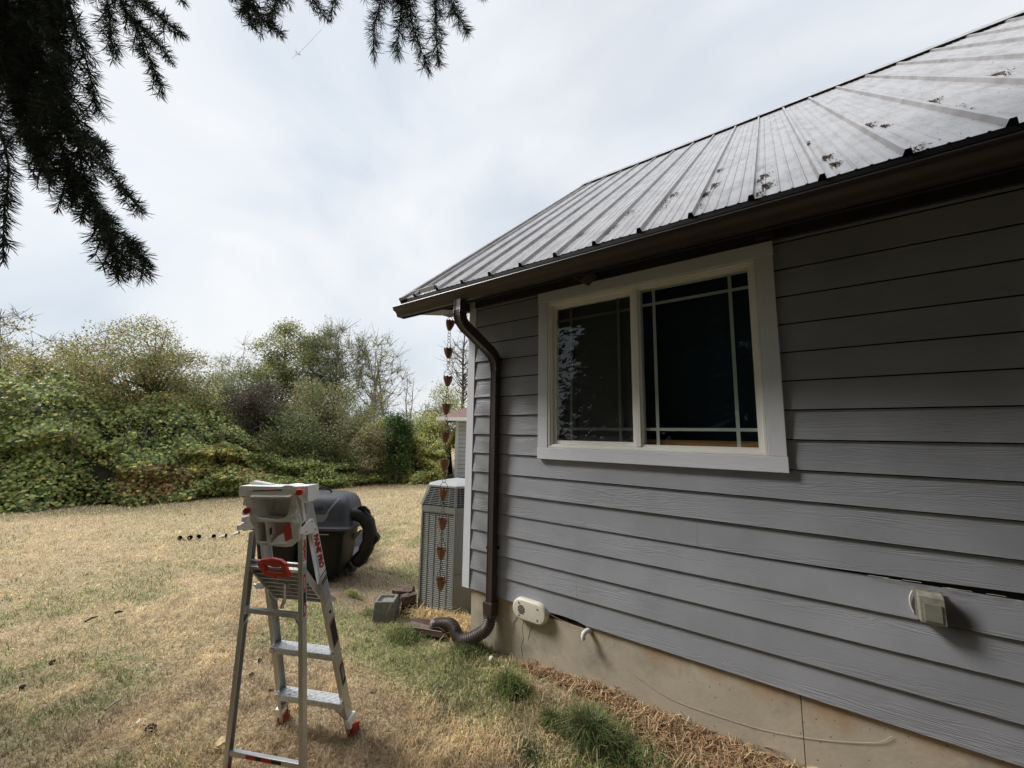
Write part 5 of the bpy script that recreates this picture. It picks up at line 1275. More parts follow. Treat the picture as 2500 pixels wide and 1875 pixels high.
tuft(905, 1500, .22, .05, 800, 'short green tuft between the ladder and the splash tray', (.15, .20, .07))
# broad-leaved weed at the bottom
p = ground_at(1545, 1860); n = 16; a = rng.random(n)*6.28; q = .055*np.sqrt(rng.random(n)); c = np.stack([q*np.cos(a), q*np.sin(a), .02+.03*rng.random(n)], 1)
o_ = leaf_obj('broadleaf_weed', c, unit(rng.normal(0, .35, (n, 3))+np.array([0, 0, 1])), .026+.012*rng.random(n), np.array([.13, .22, .07])*(.8+.4*rng.random((n, 1))), M_LEAF, asp=.8)
o_.location = (p[0], p[1], gzf(p[0], p[1])); tag(o_, 'small round-leaved weed at the bottom beside the largest tuft', 'weed')
# wisps of tall dry stalks
def stalk(pts_px, lab):
    b = ground_at(*pts_px[0]); mb = MB(); b[2] = gzf(b[0], b[1]); D = (b-CAM)@fw; P = [b]
    for px, py in pts_px[1:]: P.append(CAM+(fw+(px-1250)/FPX*rt-(py-937.5)/FPX*up)*D)
    mb.tube(catmull(P, 5) if len(P) > 2 else P, .0014, 4); tag(obj('dry_stalk', mb, mat('dry_stalk', (.62, .50, .30), .7, noise=dict(scale=20, amt=.2)), None, loc=b), lab, 'stalk', 'tall dry grass stalks')
stalk([(1745, 1850), (1720, 1800), (1700, 1780), (1660, 1735)], 'bent dry stalk leaning over the straw by the foundation')
stalk([(1690, 1790), (1712, 1770), (1718, 1758)], 'short dry stalk crossing the bent one')
stalk([(952, 1520), (944, 1500), (955, 1475)], 'dry stalk standing left of the hollow grey block')
stalk([(948, 1445), (947, 1425), (946, 1420)], 'thin upright dry stalk behind the hollow grey block')
stalk([(1492, 1703), (1494, 1690), (1498, 1680)], 'short dark stalk standing at the foundation')

# needle litter on the roof
def litter():
    nn = nrm((0, -TAN, 1)); sd = nrm((0, YR-YE, ZR-ZE)); spots = [(3.02+.03, .75, 46, .05), (2.43+.04, .35, 34, .04), (2.43+.05, .15, 50, .05), (2.74+.04, .33, 40, .045), (2.74+.05, .16, 36, .04), (2.13+.04, .5, 40, .06), (2.13+.03, .9, 20, .04), (1.82+.04, .6, 22, .05), (3.35, .50, 20, .05), (3.34+.02, .82, 46, .05), (2.12+.02, .35, 30, .04), (3.70, .95, 34, .06), (1.52+.03, .5, 12, .06), (3.10, .60, 30, .03)]
    cs_, ns_, sz = [], [], []
    for k in range(3, 30):
        spots.append((X_RIB0+RIB*rs.randrange(-6, 7)+.022, rs.random()*.9, rs.randrange(2, 12), rs.uniform(.02, .07)))
    for X, s, n, sp in spots:
        n = n*4
        q = rng.normal(0, sp*.65, n)*(1+.8*rng.random(n)); r2 = np.abs(rng.normal(0, sp*.30, n))*(1+rng.random(n))
        for a, b in zip(q, r2):
            p = np.array([X+b, 0, 0])+np.array([0, YE, ZE])+sd*(s*1.6+a)+nn*(.003+.012*rng.random()*max(0, 1-abs(a)/sp)); cs_.append(p); ns_.append(nrm(nn+rng.normal(0, .45, 3))); sz.append(.010+.012*rng.random())
    for _ in range(2200):
        s = rng.random()*3.5; X = rng.uniform(.5, 5.5); cs_.append(np.array([X, YE, ZE])+sd*s+nn*.005); ns_.append(nrm(nn+rng.normal(0, .3, 3))); sz.append(.005+.009*rng.random())
    c = np.array(cs_); o = leaf_obj('needle_litter', c, np.array(ns_), np.array(sz), np.array([.11, .068, .042])*(.4+1.2*rng.random((len(c), 1))), M_GRASS, asp=.35)
    tag(o, 'brown clumps of fir needles and moss caught on the metal roof ribs', 'needle litter', kind='stuff')
litter()

# ------------------------------------------------------------------ neighbouring outbuilding
OX, OY = place(1116, 16.6)
OB = thing('outbuilding', 'light grey outbuilding with brown shingle roof seen past the house corner', 'outbuilding', (OX, OY, -.5))
ex = nrm((.86, .51, 0)); ey = np.array([-ex[1], ex[0], 0.0]); O3 = V3((OX, OY, 0))
def op(a, b, z): return O3+ex*a+ey*b+np.array([0, 0, z])
ob = MB(); nb = 14
for i in range(nb):
    z = -.42+i*.175; ob.add([op(.0, -.02, z), op(6, -.02, z), op(6, -.005, z+.178), op(0, -.005, z+.178), op(0, .0, z), op(6, 0, z)], [(0, 1, 2, 3), (0, 4, 5, 1)])
ob.obox(op(3, 2.5, .80), ex*2.98, ey*2.49, (0, 0, 1.24))
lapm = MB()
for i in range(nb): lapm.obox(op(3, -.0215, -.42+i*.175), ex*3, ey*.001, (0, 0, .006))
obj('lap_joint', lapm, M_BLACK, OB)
obj('siding', ob, mat('pale_siding', (.50, .52, .56), .5, noise=dict(scale=3, amt=.06)), OB)
ob = MB(); ob.obox(op(.05, -.03, .8), ex*.06, ey*.015, (0, 0, 1.24)); obj('corner_board', ob, M_TRIMV, OB)
ob = MB(); ob.obox(op(3, 2.5, -.55), ex*2.95, ey*2.45, (0, 0, .14)); obj('foundation', ob, mat('tan_concrete', (.42, .26, .14), .9, noise=dict(scale=3, amt=.2)), OB)
ob = MB(); ze = 1.98
rc_ = [op(a, b, z) for a, b, z in ((-.62, -.75, ze), (6.7, -.75, ze), (6.7, 5.9, ze), (-.62, 5.9, ze), (-.62, -.75, ze+.05), (6.7, -.75, ze+.05), (6.7, 5.9, ze+.05), (-.62, 5.9, ze+.05), (2.3, 2.58, ze+1.55), (3.8, 2.58, ze+1.55))]
ob.add(rc_, [(0, 3, 2, 1), (0, 1, 5, 4), (1, 2, 6, 5), (2, 3, 7, 6), (3, 0, 4, 7), (4, 5, 9, 8), (5, 6, 9), (6, 7, 8, 9), (7, 4, 8)])
obj('roof', ob, mat('shingles', (.15, .09, .075), .9, noise=dict(scale=9, amt=.5, stretch=(1, 1, 5), bump=.6, bdist=.01)), OB)
ob = MB(); ob.obox(op(3.0, -.77, ze+.0), ex*3.65, ey*.02, (0, 0, .07)); ob.obox(op(3, -.37, ze-.05), ex*3.6, ey*.38, (0, 0, .012)); ob.obox(op(-.64, 2.5, ze), ex*.02, ey*3.3, (0, 0, .07))
obj('fascia', ob, M_WHITEP, OB)

# ------------------------------------------------------------------ vegetation
def colmix(n, cols, wts, var=.35):
    ci = rng.choice(len(cols), n, p=np.array(wts)/sum(wts)); return np.clip(np.array(cols)[ci]*(1-var/2+var*rng.random((n, 1))*1.2)*1.26, 0, 1)
G_DK = (.060, .090, .032); G_MD = (.135, .175, .060); G_LT = (.26, .31, .11); G_YL = (.48, .43, .15); G_BR = (.26, .17, .085); G_OL = (.23, .225, .095); G_RD = (.15, .075, .055); G_OR = (.40, .26, .09); G_GY = (.16, .17, .10)

# bramble thicket: leaf-covered mound following the lawn edge
EDGE = [(-14.5, -9.5), (-13.2, -5.6), (-12.0, -2.3), (-11.3, -.5), (-10.75, 1.5), (-10.5, 3.2), (-10.45, 4.8), (-10.2, 6.3), (-9.3, 7.2), (-8.4, 7.7), (-8.6, 8.35), (-9.0, 8.8)]
EH = [3.3, 3.3, 3.2, 3.1, 2.55, 1.75, 1.35, 1.30, 1.45, 1.9, 2.0, 2.0]
def thicket(i0, i1, n, name, label, cols, wts, patches, dep=4.2, leafs=.092):
    P = np.array(EDGE[i0:i1+1], float); H = np.array(EH[i0:i1+1]); seg = np.linalg.norm(np.diff(P, axis=0), axis=1); cum = np.r_[0, np.cumsum(seg)]
    s = rng.random(n)*cum[-1]; ex_ = np.interp(s, cum, P[:, 0]); ey_ = np.interp(s, cum, P[:, 1]); h = np.interp(s, cum, H)
    tx = np.interp(s+.05, cum, P[:, 0])-np.interp(s-.05, cum, P[:, 0]); ty = np.interp(s+.05, cum, P[:, 1])-np.interp(s-.05, cum, P[:, 1]); tn = np.hypot(tx, ty)+1e-9
    ox, oy = -ty/tn, tx/tn        # outward to the back
    t = rng.random(n)**.8; 
    # profile: steep front to 75% height within .9 m, then rolling back
    ff = rng.random(n) < .55
    zrel = np.where(ff, rng.random(n)**.85, 1.0); back = np.where(ff, .12+.95*zrel**1.8, .95+rng.random(n)*(dep-.95))
    lump = (vnoise(s, zrel*2.5+back, .9, 41)-.5)*1.5+(vnoise(s, zrel*2.5+back, .35, 42)-.5)*.45
    top = h*(.80+.20*sstep(.8, 2.2, back))*(1+.16*(vnoise(s, back, 1.3, 43)-.5)*2+.12*(vnoise(s, back, .45, 44)-.5)*2)
    z = -.5+top*zrel*np.where(ff, .84, 1)
    depth_in = np.abs(rng.normal(0, 1, n))*.22-.05
    bx = back-lump*np.where(ff, .75, .15)+depth_in*np.where(ff, 1, 0); z = z-np.where(ff, 0, depth_in)+lump*np.where(ff, .0, .25)
    x = ex_+ox*bx; y = ey_+oy*bx
    c = np.stack([x, y, np.maximum(z, -.5)], 1)+rng.normal(0, .03, (n, 3))
    nb_ = np.stack([-ox*.9, -oy*.9, np.full(n, .75)], 1)+rng.normal(0, .55, (n, 3))
    col = colmix(n, cols, wts)
    for (sx_, sz_, rx, rz, pc, pr) in patches:
        m_ = (((s-sx_)/rx)**2+((z-sz_)/rz)**2 < .6+.8*vnoise(s*2, z*2, .5, 45)) & (rng.random(n) < pr); col[m_] = np.array(pc)*(.7+.6*rng.random((m_.sum(), 1)))
    col = np.clip(col*np.array([1.24, 1.18, 1.05]), 0, 1)
    size = leafs*(.55+.75*rng.random(n))
    o = leaf_obj(name, c, unit(nb_), size, col, M_LEAF, asp=.8)
    tag(o, label, 'bramble thicket', kind='stuff')
    # inner mass of dead canes: brown stems set well inside the leaves
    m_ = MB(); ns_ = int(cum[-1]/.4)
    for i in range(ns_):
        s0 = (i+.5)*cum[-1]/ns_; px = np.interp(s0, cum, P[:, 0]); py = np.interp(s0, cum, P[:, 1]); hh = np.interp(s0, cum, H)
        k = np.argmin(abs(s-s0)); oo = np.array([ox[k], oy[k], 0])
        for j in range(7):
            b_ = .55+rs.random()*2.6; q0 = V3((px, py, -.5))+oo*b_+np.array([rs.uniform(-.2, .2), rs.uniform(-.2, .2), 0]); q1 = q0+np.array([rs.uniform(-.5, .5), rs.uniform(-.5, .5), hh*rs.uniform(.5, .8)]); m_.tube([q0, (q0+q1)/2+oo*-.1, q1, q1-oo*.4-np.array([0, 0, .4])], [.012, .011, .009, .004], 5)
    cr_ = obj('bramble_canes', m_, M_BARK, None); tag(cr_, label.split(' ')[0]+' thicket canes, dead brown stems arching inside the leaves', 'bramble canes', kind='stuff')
    core = MB(); K = 7  # solid core: its near-black colour stands in for shade inside the leaves
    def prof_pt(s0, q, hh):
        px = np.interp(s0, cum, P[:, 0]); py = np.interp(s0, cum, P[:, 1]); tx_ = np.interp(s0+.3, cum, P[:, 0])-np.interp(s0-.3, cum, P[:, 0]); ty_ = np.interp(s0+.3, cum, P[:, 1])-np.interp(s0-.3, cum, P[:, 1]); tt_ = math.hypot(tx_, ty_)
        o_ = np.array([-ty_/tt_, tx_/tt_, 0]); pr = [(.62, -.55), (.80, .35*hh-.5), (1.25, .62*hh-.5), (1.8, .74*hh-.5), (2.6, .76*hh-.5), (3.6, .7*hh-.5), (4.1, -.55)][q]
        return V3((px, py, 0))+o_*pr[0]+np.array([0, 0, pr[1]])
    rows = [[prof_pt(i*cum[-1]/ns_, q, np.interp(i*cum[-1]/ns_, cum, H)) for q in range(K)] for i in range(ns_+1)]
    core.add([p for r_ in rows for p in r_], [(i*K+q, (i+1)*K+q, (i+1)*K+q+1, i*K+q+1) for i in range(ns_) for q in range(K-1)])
    ob_ = obj('thicket_shade_core', core, mat('shade_core_dark', (.028, .026, .016), .95, noise=dict(scale=6, amt=.5)), None); tag(ob_, label.split(' ')[0]+' thicket interior, dark core coloured as the shade among the leaves', 'shade core', kind='stuff')
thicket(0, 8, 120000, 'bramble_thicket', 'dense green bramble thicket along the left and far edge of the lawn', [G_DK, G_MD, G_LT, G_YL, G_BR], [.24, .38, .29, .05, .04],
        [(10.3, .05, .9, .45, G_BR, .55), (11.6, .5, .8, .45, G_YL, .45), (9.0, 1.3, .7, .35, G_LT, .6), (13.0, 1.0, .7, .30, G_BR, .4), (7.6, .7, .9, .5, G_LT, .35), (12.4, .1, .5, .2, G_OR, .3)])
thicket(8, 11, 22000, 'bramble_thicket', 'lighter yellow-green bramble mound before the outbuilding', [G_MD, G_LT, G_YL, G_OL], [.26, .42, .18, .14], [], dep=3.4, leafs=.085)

def tree(name, label, cat, px, D, top_px, half_px, lo_z, cols, wts, seed, ncl=60, lpc=130, leaf_s=.075, clr=.34, trunk_r=.06, ntr=1, wood=None, twig=3, shape=1.0, group='trees behind the brambles', lean=0, spiky=False, z0=-.5, twl=.5, twr=.008):
    global rng
    keep = rng; rng = np.random.default_rng(seed); rr_ = random.Random(seed)
    x0, y0 = place(px, D); H = CAM[2]+(1053-top_px)/FPX*D; rad_ = half_px/FPX*D
    T = thing(name, label, cat, (x0, y0, z0), group); wood = wood or M_BARK
    wb = MB(); lc, ln_, ls_ = [], [], []
    tops = []
    for k in range(ntr):
        bx, by = x0+(rr_.uniform(-.4, .4)*rad_ if ntr > 1 else 0), y0+(rr_.uniform(-.3, .3)*rad_ if ntr > 1 else 0)
        tx_, ty_ = x0+(rr_.uniform(-.5, .5)*rad_ if ntr > 1 else lean), y0+rr_.uniform(-.2, .2)*rad_
        hk_ = H*(1 if k == 0 else rr_.uniform(.75, .95)); n_ = 7
        pts = [V3((bx+(tx_-bx)*t+rr_.uniform(-.05, .05), by+(ty_-by)*t+rr_.uniform(-.05, .05), z0-.1+(hk_-z0)*t*.96)) for t in np.linspace(0, 1, n_)]
        rads = [trunk_r*(1-.88*t) for t in np.linspace(0, 1, n_)]; wb.tube(pts, rads, 7); tops.append((pts, rads))
    cl = []
    for i in range(ncl):
        v = unit(rng.normal(size=3)); rr = rng.random()**.45
        zc_ = (lo_z+H)/2; hz = (H-lo_z)/2
        zz = v[2]*rr; wsh = (1-.35*max(0, zz)*shape)
        c = np.array([x0+v[0]*rr*rad_*wsh, y0+v[1]*rr*rad_*wsh, zc_+zz*hz*.93])
        cl.append(c)
        pts, rads = tops[rr_.randrange(ntr)]
        zt_ = max(z0+.2, c[2]-rr_.uniform(.25, .8)*(abs(c[0]-x0)+abs(c[1]-y0)+.4)); 
        zs_ = [p[2] for p in pts]; a = np.array([np.interp(zt_, zs_, [p[j] for p in pts]) for j in range(3)]); rb = np.interp(zt_, zs_, rads)*.5+.006
        mid = (a+c)/2+np.array([0, 0, -.12*np.linalg.norm(c-a)])+rng.normal(0, .05, 3)
        wb.tube([a, mid, c], [rb, rb*.6, .005], 5, caps=False)
        for _ in range(twig):
            d = rng.normal(0, 1, 3); d[2] = abs(d[2])*(2.2 if spiky else .8)+.2; d = unit(d)*(twl*(.5+rng.random())); e = c+d; wb.tube([c-d*.1, c+d*.5+rng.normal(0, .02, 3), e], [twr, twr*.8, twr*.4], 3, caps=False)
            if spiky or lpc < 60:
                m_ = int(lpc*.5/max(1, twig))+1; t = rng.random(m_)[:, None]; lc.append(c+d*t+rng.normal(0, .035 if spiky else .07, (m_, 3)))
        m_ = int(lpc*(.5+rng.random())); r3 = np.clip(rng.normal(size=(m_, 3)), -1.6, 1.6)*clr*np.array([.62, .62, .42]); lc.append(c+r3)
    lc = np.concatenate(lc); n = len(lc)
    lnn = unit(rng.normal(0, .7, (n, 3))+np.array([0, 0, .6]))
    cpatch = vnoise(lc[:, 0]*3+lc[:, 1], lc[:, 2]*3, 1.4, seed % 97)
    col = colmix(n, cols, wts)*(.80+.45*cpatch[:, None])
    obj('trunk', wb, wood, T)
    leaf_obj('crown', lc, lnn, leaf_s*(.55+.8*rng.random(n)), col, M_LEAF, T, asp=.6)
    rng = keep; return T
PB = M_BARKG
tree('leafy_tree', 'tall open tree at the far left edge with dark lacy top', 'tree', -40, 14.5, 735, 125, 1.6, [G_BR, G_MD, G_OL], [.35, .35, .3], 101, 46, 70, .085, .34, twig=7, trunk_r=.08, twr=.010, twl=.45)
tree('leafy_tree', 'dense yellow-green tree at the left edge above the brambles', 'tree', 10, 12.6, 845, 130, .8, [G_YL, G_OL, G_MD, G_BR], [.14, .34, .32, .20], 102, 70, 280, .065, .40)
tree('leafy_tree', 'low bushy olive tree with thin arching twigs, second from the left', 'tree', 165, 12.4, 830, 105, .9, [G_OL, G_BR, G_MD, G_YL], [.3, .28, .27, .15], 103, 70, 270, .062, .36, twig=4)
tree('leafy_tree', 'broad rounded brown-green tree rising highest on the left', 'tree', 345, 12.3, 775, 155, .8, [G_OL, G_BR, G_MD, G_YL, G_LT], [.34, .28, .20, .06, .12], 104, 130, 300, .060, .42, trunk_r=.08, twig=4, twl=.35)
tree('sapling', 'leafless grey sapling left of the centre trees', 'tree', 575, 19.5, 800, 55, 1.5, [G_BR, G_GY], [.5, .5], 105, 26, 14, .05, .3, wood=PB, twig=7, twl=.6, trunk_r=.04)
tree('leafy_tree', 'thin grey-green tree left of the dark purple bush', 'tree', 590, 17.5, 865, 85, .5, [G_GY, G_OL, G_MD], [.35, .35, .3], 106, 90, 210, .075, .42, twig=4)
tree('leafy_tree', 'tall green tree with layered crown at the centre of the treeline', 'tree', 690, 19.5, 775, 80, .8, [G_MD, G_OL, G_GY, G_YL], [.35, .30, .20, .15], 107, 95, 260, .09, .42, trunk_r=.09, twig=3)
tree('leafy_tree', 'olive tree behind and right of the layered green tree', 'tree', 765, 20.5, 782, 74, .8, [G_OL, G_MD, G_GY], [.4, .35, .25], 108, 90, 230, .085, .42, twig=4)
tree('poplar', 'grey tree with upright spiky twigs at the right of the central group', 'tree', 822, 21, 775, 84, 1.2, [G_GY, G_OL], [.6, .4], 109, 85, 130, .07, .30, wood=PB, twig=7, spiky=True, twl=.85, trunk_r=.10, twr=.010)
tree('dark_bush', 'dark purple-brown bush at the middle of the treeline', 'bush', 632, 13.8, 918, 66, .6, [(.060, .042, .036), (.085, .060, .045), G_DK], [.5, .35, .15], 110, 60, 260, .06, .34, twig=3, shape=.4)
tree('olive_bush', 'wide olive bush in front of the spiky tree', 'bush', 800, 16.0, 925, 120, -.2, [G_OL, G_MD, G_GY, G_BR], [.35, .25, .25, .15], 111, 130, 210, .07, .42, twig=4, shape=.4, ntr=3)
tree('olive_bush', 'grey-green bush below the dark purple bush', 'bush', 720, 14.2, 1000, 100, -.4, [G_OL, G_MD, G_DK, G_GY], [.2, .35, .25, .2], 112, 90, 210, .07, .40, twig=2, shape=.3, ntr=2)
tree('leafy_bush', 'mixed green and rust bush left of the dark purple bush', 'bush', 500, 14.5, 955, 80, -.2, [G_OL, G_MD, G_LT, G_BR], [.25, .3, .25, .2], 113, 75, 210, .07, .38, twig=3, shape=.3, ntr=2)
tree('bare_tree', 'tall slender nearly bare tree standing apart against the sky', 'tree', 925, 23, 812, 78, 2.2, [G_LT, G_YL, G_OL], [.4, .3, .3], 114, 60, 30, .075, .34, wood=PB, twig=7, ntr=3, twl=.8, trunk_r=.12, twr=.013)
tree('dead_tree', 'thin dead trunk right of the tall bare tree', 'tree', 1000, 25, 893, 30, 2.0, [G_BR, G_OL], [.6, .4], 115, 16, 8, .05, .3, wood=PB, twig=4, ntr=2, twl=.6, trunk_r=.075, twr=.010)
tree('thin_tree', 'sparse young trees filling the gap beneath the bare tree', 'tree', 935, 19, 940, 90, .2, [G_YL, G_OL, G_BR, G_LT], [.25, .3, .2, .25], 116, 60, 60, .06, .4, wood=PB, twig=6, twl=.5, ntr=4, trunk_r=.03)
tree('ivy_bush', 'dark green ivy-clad bush right of the bare tree', 'bush', 978, 15, 990, 31, -.2, [(.035, .075, .022), (.06, .11, .03), G_MD], [.5, .35, .15], 117, 50, 260, .075, .30, twig=1, shape=.6)
tree('rusty_bush', 'pale rust coloured bush left of the ivy-clad bush', 'bush', 908, 14.6, 1030, 45, -.3, [G_BR, G_OL, G_MD, (.20, .15, .09)], [.15, .35, .30, .20], 118, 40, 170, .06, .32, twig=4, shape=.3)
tree('yellow_bush', 'yellow-green bush between the ivy-clad bush and the outbuilding', 'bush', 1050, 17.5, 1000, 58, -.3, [G_YL, G_LT, G_OL, G_MD], [.3, .3, .2, .2], 119, 70, 170, .075, .40, twig=3, shape=.4, ntr=3)
tree('leafy_tree', 'small yellow-green tree rising behind the outbuilding roof', 'tree', 1088, 22, 932, 62, .8, [G_YL, G_LT, G_OL, G_MD], [.25, .35, .2, .2], 120, 60, 130, .085, .42, twig=4)
tree('red_bush', 'reddish twiggy bush just left of the outbuilding roof', 'bush', 1070, 20, 985, 30, .8, [(.34, .12, .10), (.25, .10, .08), G_RD], [.4, .3, .3], 121, 26, 110, .05, .34, twig=6, wood=PB)
tree('bare_tree', 'tall thin bare tree beside the house corner behind the downspout bend', 'tree', 1128, 24, 735, 44, 2.6, [G_LT, G_YL, G_BR], [.35, .3, .35], 122, 60, 22, .06, .36, wood=M_BARK, twig=6, twl=.7, trunk_r=.13, twr=.012)
tree('far_shrub', 'low shrubs closing the gap under the sparse trees', 'bush', 880, 24, 1015, 330, -.5, [G_OL, G_MD, G_GY, G_BR], [.3, .3, .25, .15], 123, 150, 150, .09, .6, twig=1, shape=.2, ntr=4)
tree('far_shrub', 'low mixed shrubs at the back of the left gap', 'bush', 480, 17, 985, 130, -.5, [G_MD, G_OL, G_GY, G_LT], [.3, .3, .2, .2], 124, 80, 190, .08, .5, twig=1, shape=.2, ntr=3)

# ------------------------------------------------------------------ fir tree near the camera (trunk outside the frame, left and behind)
FT = thing('fir_tree', 'dark fir tree overhanging from the upper left with drooping needle sprays', 'fir tree', (.2, -5.0, -.45))
tk = MB(); tk.tube([(.2, -5.0, -.6), (.2, -5.0, .3), (.22, -5.02, 3), (.2, -5.0, 8), (.2, -5.0, 13)], [.30, .24, .20, .12, .02], 14); obj('trunk', tk, M_BARK, FT, smooth=True)
def sight(px, py, D): return CAM+(fw+(px-1250)/FPX*rt-(py-937.5)/FPX*up)*D
ND = dict(c=[], d=[], l=[], w=[])
stems = MB()
def needles(P, length, per_m=1150, nl=.041, nw=.0016, flat_=.45):
    P = [V3(p) for p in P]; seg = [np.linalg.norm(b-a) for a, b in zip(P[:-1], P[1:])]; tot = sum(seg); n = int(tot*per_m)
    cum = np.r_[0, np.cumsum(seg)]; s = rng.random(n)*tot; A = np.array(P); pos = np.stack([np.interp(s, cum, A[:, j]) for j in range(3)], 1)
    k = np.clip(np.searchsorted(cum, s)-1, 0, len(seg)-1); T_ = unit(A[k+1]-A[k])
    r = rng.normal(size=(n, 3)); r = unit(r-T_*(r*T_).sum(1, keepdims=True))
    tipf = np.clip((s/tot-.82)/.18, 0, 1)[:, None]; dirs = unit(r*(1-.45*tipf)+T_*(.42+.75*tipf)+np.array([0, 0, -.12]))
    ND['c'].append(pos); ND['d'].append(dirs); ND['l'].append(nl*(.75+.4*rng.random(n))*(1-.25*tipf[:, 0])); ND['w'].append(np.full(n, nw))
def shoot(P, r0=.0028, side=True, depth=0, per_m=1200, nl=.031, sl=.12, gap=.045, nw=.0019):
    Q = catmull(P, 4); stems.tube(Q, [min(r0,.0035)*(1-.6*i/(len(Q)-1)) for i in range(len(Q))], 5); needles(Q, None, per_m, nl, nw)
    if not side: return
    L_ = sum(np.linalg.norm(b-a) for a, b in zip(Q[:-1], Q[1:])); s = gap; acc = 0; i = 0; alt = 1
    nside = int(L_/gap)
    for j in range(1, nside):
        t = j/nside; q = Q[min(len(Q)-2, int(t*(len(Q)-1)))]; q2 = Q[min(len(Q)-1, int(t*(len(Q)-1))+1)]; T_ = nrm(q2-q)
        sidev = nrm(np.cross(T_, fw+rng.normal(0, .35, 3)))*alt; alt = -alt; ln = sl*(1-.62*t)*(.6+.6*rs.random())
        d = nrm(sidev*.8+T_*.85+np.array([0, 0, -.25]))
        B_ = [q, q+d*ln*.5+np.array([0, 0, -.004]), q+d*ln+np.array([0, 0, -.02*ln/.1])]
        if depth > 0 and ln > .07: shoot(B_, r0*.6, True, depth-1, per_m, nl, ln*.5, gap, nw)
        else: stems.tube(B_, [r0*.5, r0*.4, r0*.25], 4, caps=False); needles(B_, None, per_m, nl, nw)
D1 = 1.12
def sp(pts, D=D1, **k): shoot([sight(x, y, D+.05*math.sin(i*1.7)) for i, (x, y) in enumerate(pts)], **k)
# heavy mass at the upper left
main = [((-260, -420), (-60, -120), (120, 120), (190, 300), (235, 470), (330, 610), (395, 668))]
sp([(-260, -420), (-80, -120), (70, 110), (130, 290), (190, 450), (300, 590), (372, 650)], r0=.007, depth=1, sl=.15, gap=.034, per_m=1500)
sp([(60, -260), (110, -60), (150, 130), (170, 260), (200, 400), (235, 520), (275, 600), (292, 672)], D=1.05, r0=.005, depth=1, sl=.12, gap=.032, per_m=1500)
sp([(-200, -100), (-80, 100), (-20, 260), (20, 400), (10, 520), (8, 640)], D=1.0, r0=.004, sl=.055, gap=.05, per_m=1500, nl=.030)
sp([(-120, -200), (0, 0), (60, 140), (85, 240), (95, 330), (110, 390)], D=1.15, r0=.005, depth=1, sl=.14, gap=.032, per_m=1500)
sp([(-160, -60), (-30, 60), (40, 180), (60, 300), (90, 380), (130, 450)], D=1.2, r0=.005, depth=1, sl=.12, gap=.032, per_m=1500)
sp([(120, -260), (150, -80), (175, 40), (205, 130), (225, 210), (236, 270)], D=1.1, r0=.004, depth=0, sl=.085, gap=.032, per_m=1050)
sp([(150, -160), (120, -20), (60, 60), (20, 120), (-10, 220)], D=1.2, r0=.004, depth=1, sl=.13, gap=.03, per_m=1500)
sp([(-200, -200), (-60, -60), (0, 60), (30, 180), (60, 260)], D=1.28, r0=.004, depth=1, sl=.13, gap=.03, per_m=1500)
sp([(0, -200), (60, -40), (100, 60), (110, 160), (150, 260), (170, 330)], D=1.3, r0=.004, depth=1, sl=.13, gap=.03, per_m=1500)
sp([(180, 330), (235, 380), (285, 440), (325, 490), (345, 512)], D=1.15, sl=.06, gap=.035, per_m=1050)
sp([(150, 300), (200, 330), (240, 355), (262, 372)], D=1.1, sl=.05, gap=.035, per_m=1050)
# second branch entering from the top at x 240-460
sp([(230, -260), (270, -80), (300, 10), (345, 90), (372, 160), (398, 232)], D=1.3, r0=.004, sl=.085, gap=.036, per_m=1050)
sp([(285, -120), (320, -20), (375, 30), (420, 62), (452, 88)], D=1.3, r0=.003, sl=.06, gap=.04, per_m=1050)
sp([(300, 20), (350, 70), (390, 110), (422, 155)], D=1.32, r0=.003, sl=.04, gap=.05, per_m=1050)
sp([(240, -80), (265, 20), (270, 90), (285, 140)], D=1.28, r0=.003, sl=.07, gap=.036, per_m=1050)
sp([(380, -120), (420, -40), (450, 10)], D=1.35, r0=.003, sl=.03, gap=.05, per_m=950)
# top middle sprays
sp([(560, -160), (590, -40), (625, 30), (655, 60), (690, 92)], D=1.4, r0=.004, sl=.085, gap=.034, per_m=1050)
sp([(690, -160), (680, -50), (672, 10), (660, 50)], D=1.45, r0=.003, sl=.10, gap=.034, per_m=1050)
sp([(640, -130), (610, -30), (600, 20), (622, 70)], D=1.4, r0=.003, sl=.06, gap=.034, per_m=1050)
sp([(730, -140), (745, -40), (775, 15), (805, 55)], D=1.5, r0=.003, sl=.045, gap=.05, per_m=950)
sp([(860, -140), (835, -60), (815, 0), (808, 42)], D=1.5, r0=.003, sl=.05, gap=.05, per_m=950)
sp([(960, -180), (940, -60), (925, 20), (912, 80), (914, 148)], D=1.6, r0=.004, sl=.05, gap=.05, per_m=1050, nl=.043)
sp([(1000, -180), (985, -60), (980, 20), (972, 90), (970, 142)], D=1.62, r0=.004, sl=.07, gap=.04, per_m=1050, nl=.043)
sp([(1010, -140), (1000, -30), (1005, 50), (1028, 120), (1048, 178)], D=1.6, r0=.004, sl=.07, gap=.04, per_m=1050, nl=.043)
sp([(1080, -180), (1068, -50), (1064, 40), (1066, 110), (1072, 158)], D=1.65, r0=.004, sl=.06, gap=.04, per_m=1050, nl=.043)
sp([(1110, -160), (1100, -40), (1105, 20), (1125, 50), (1140, 78)], D=1.68, r0=.004, sl=.06, gap=.045, per_m=1050, nl=.043)
sp([(880, -100), (900, -30), (950, -10), (985, 10)], D=1.62, r0=.003, sl=.07, gap=.04, per_m=1050, nl=.043)
sp([(1180, -120), (1172, -50), (1180, -8)], D=1.7, r0=.003, sl=.03, gap=.05, per_m=950, nl=.043)
sp([(480, -120), (500, -50), (560, -20), (572, 0)], D=1.4, r0=.003, sl=.03, gap=.05, per_m=950)
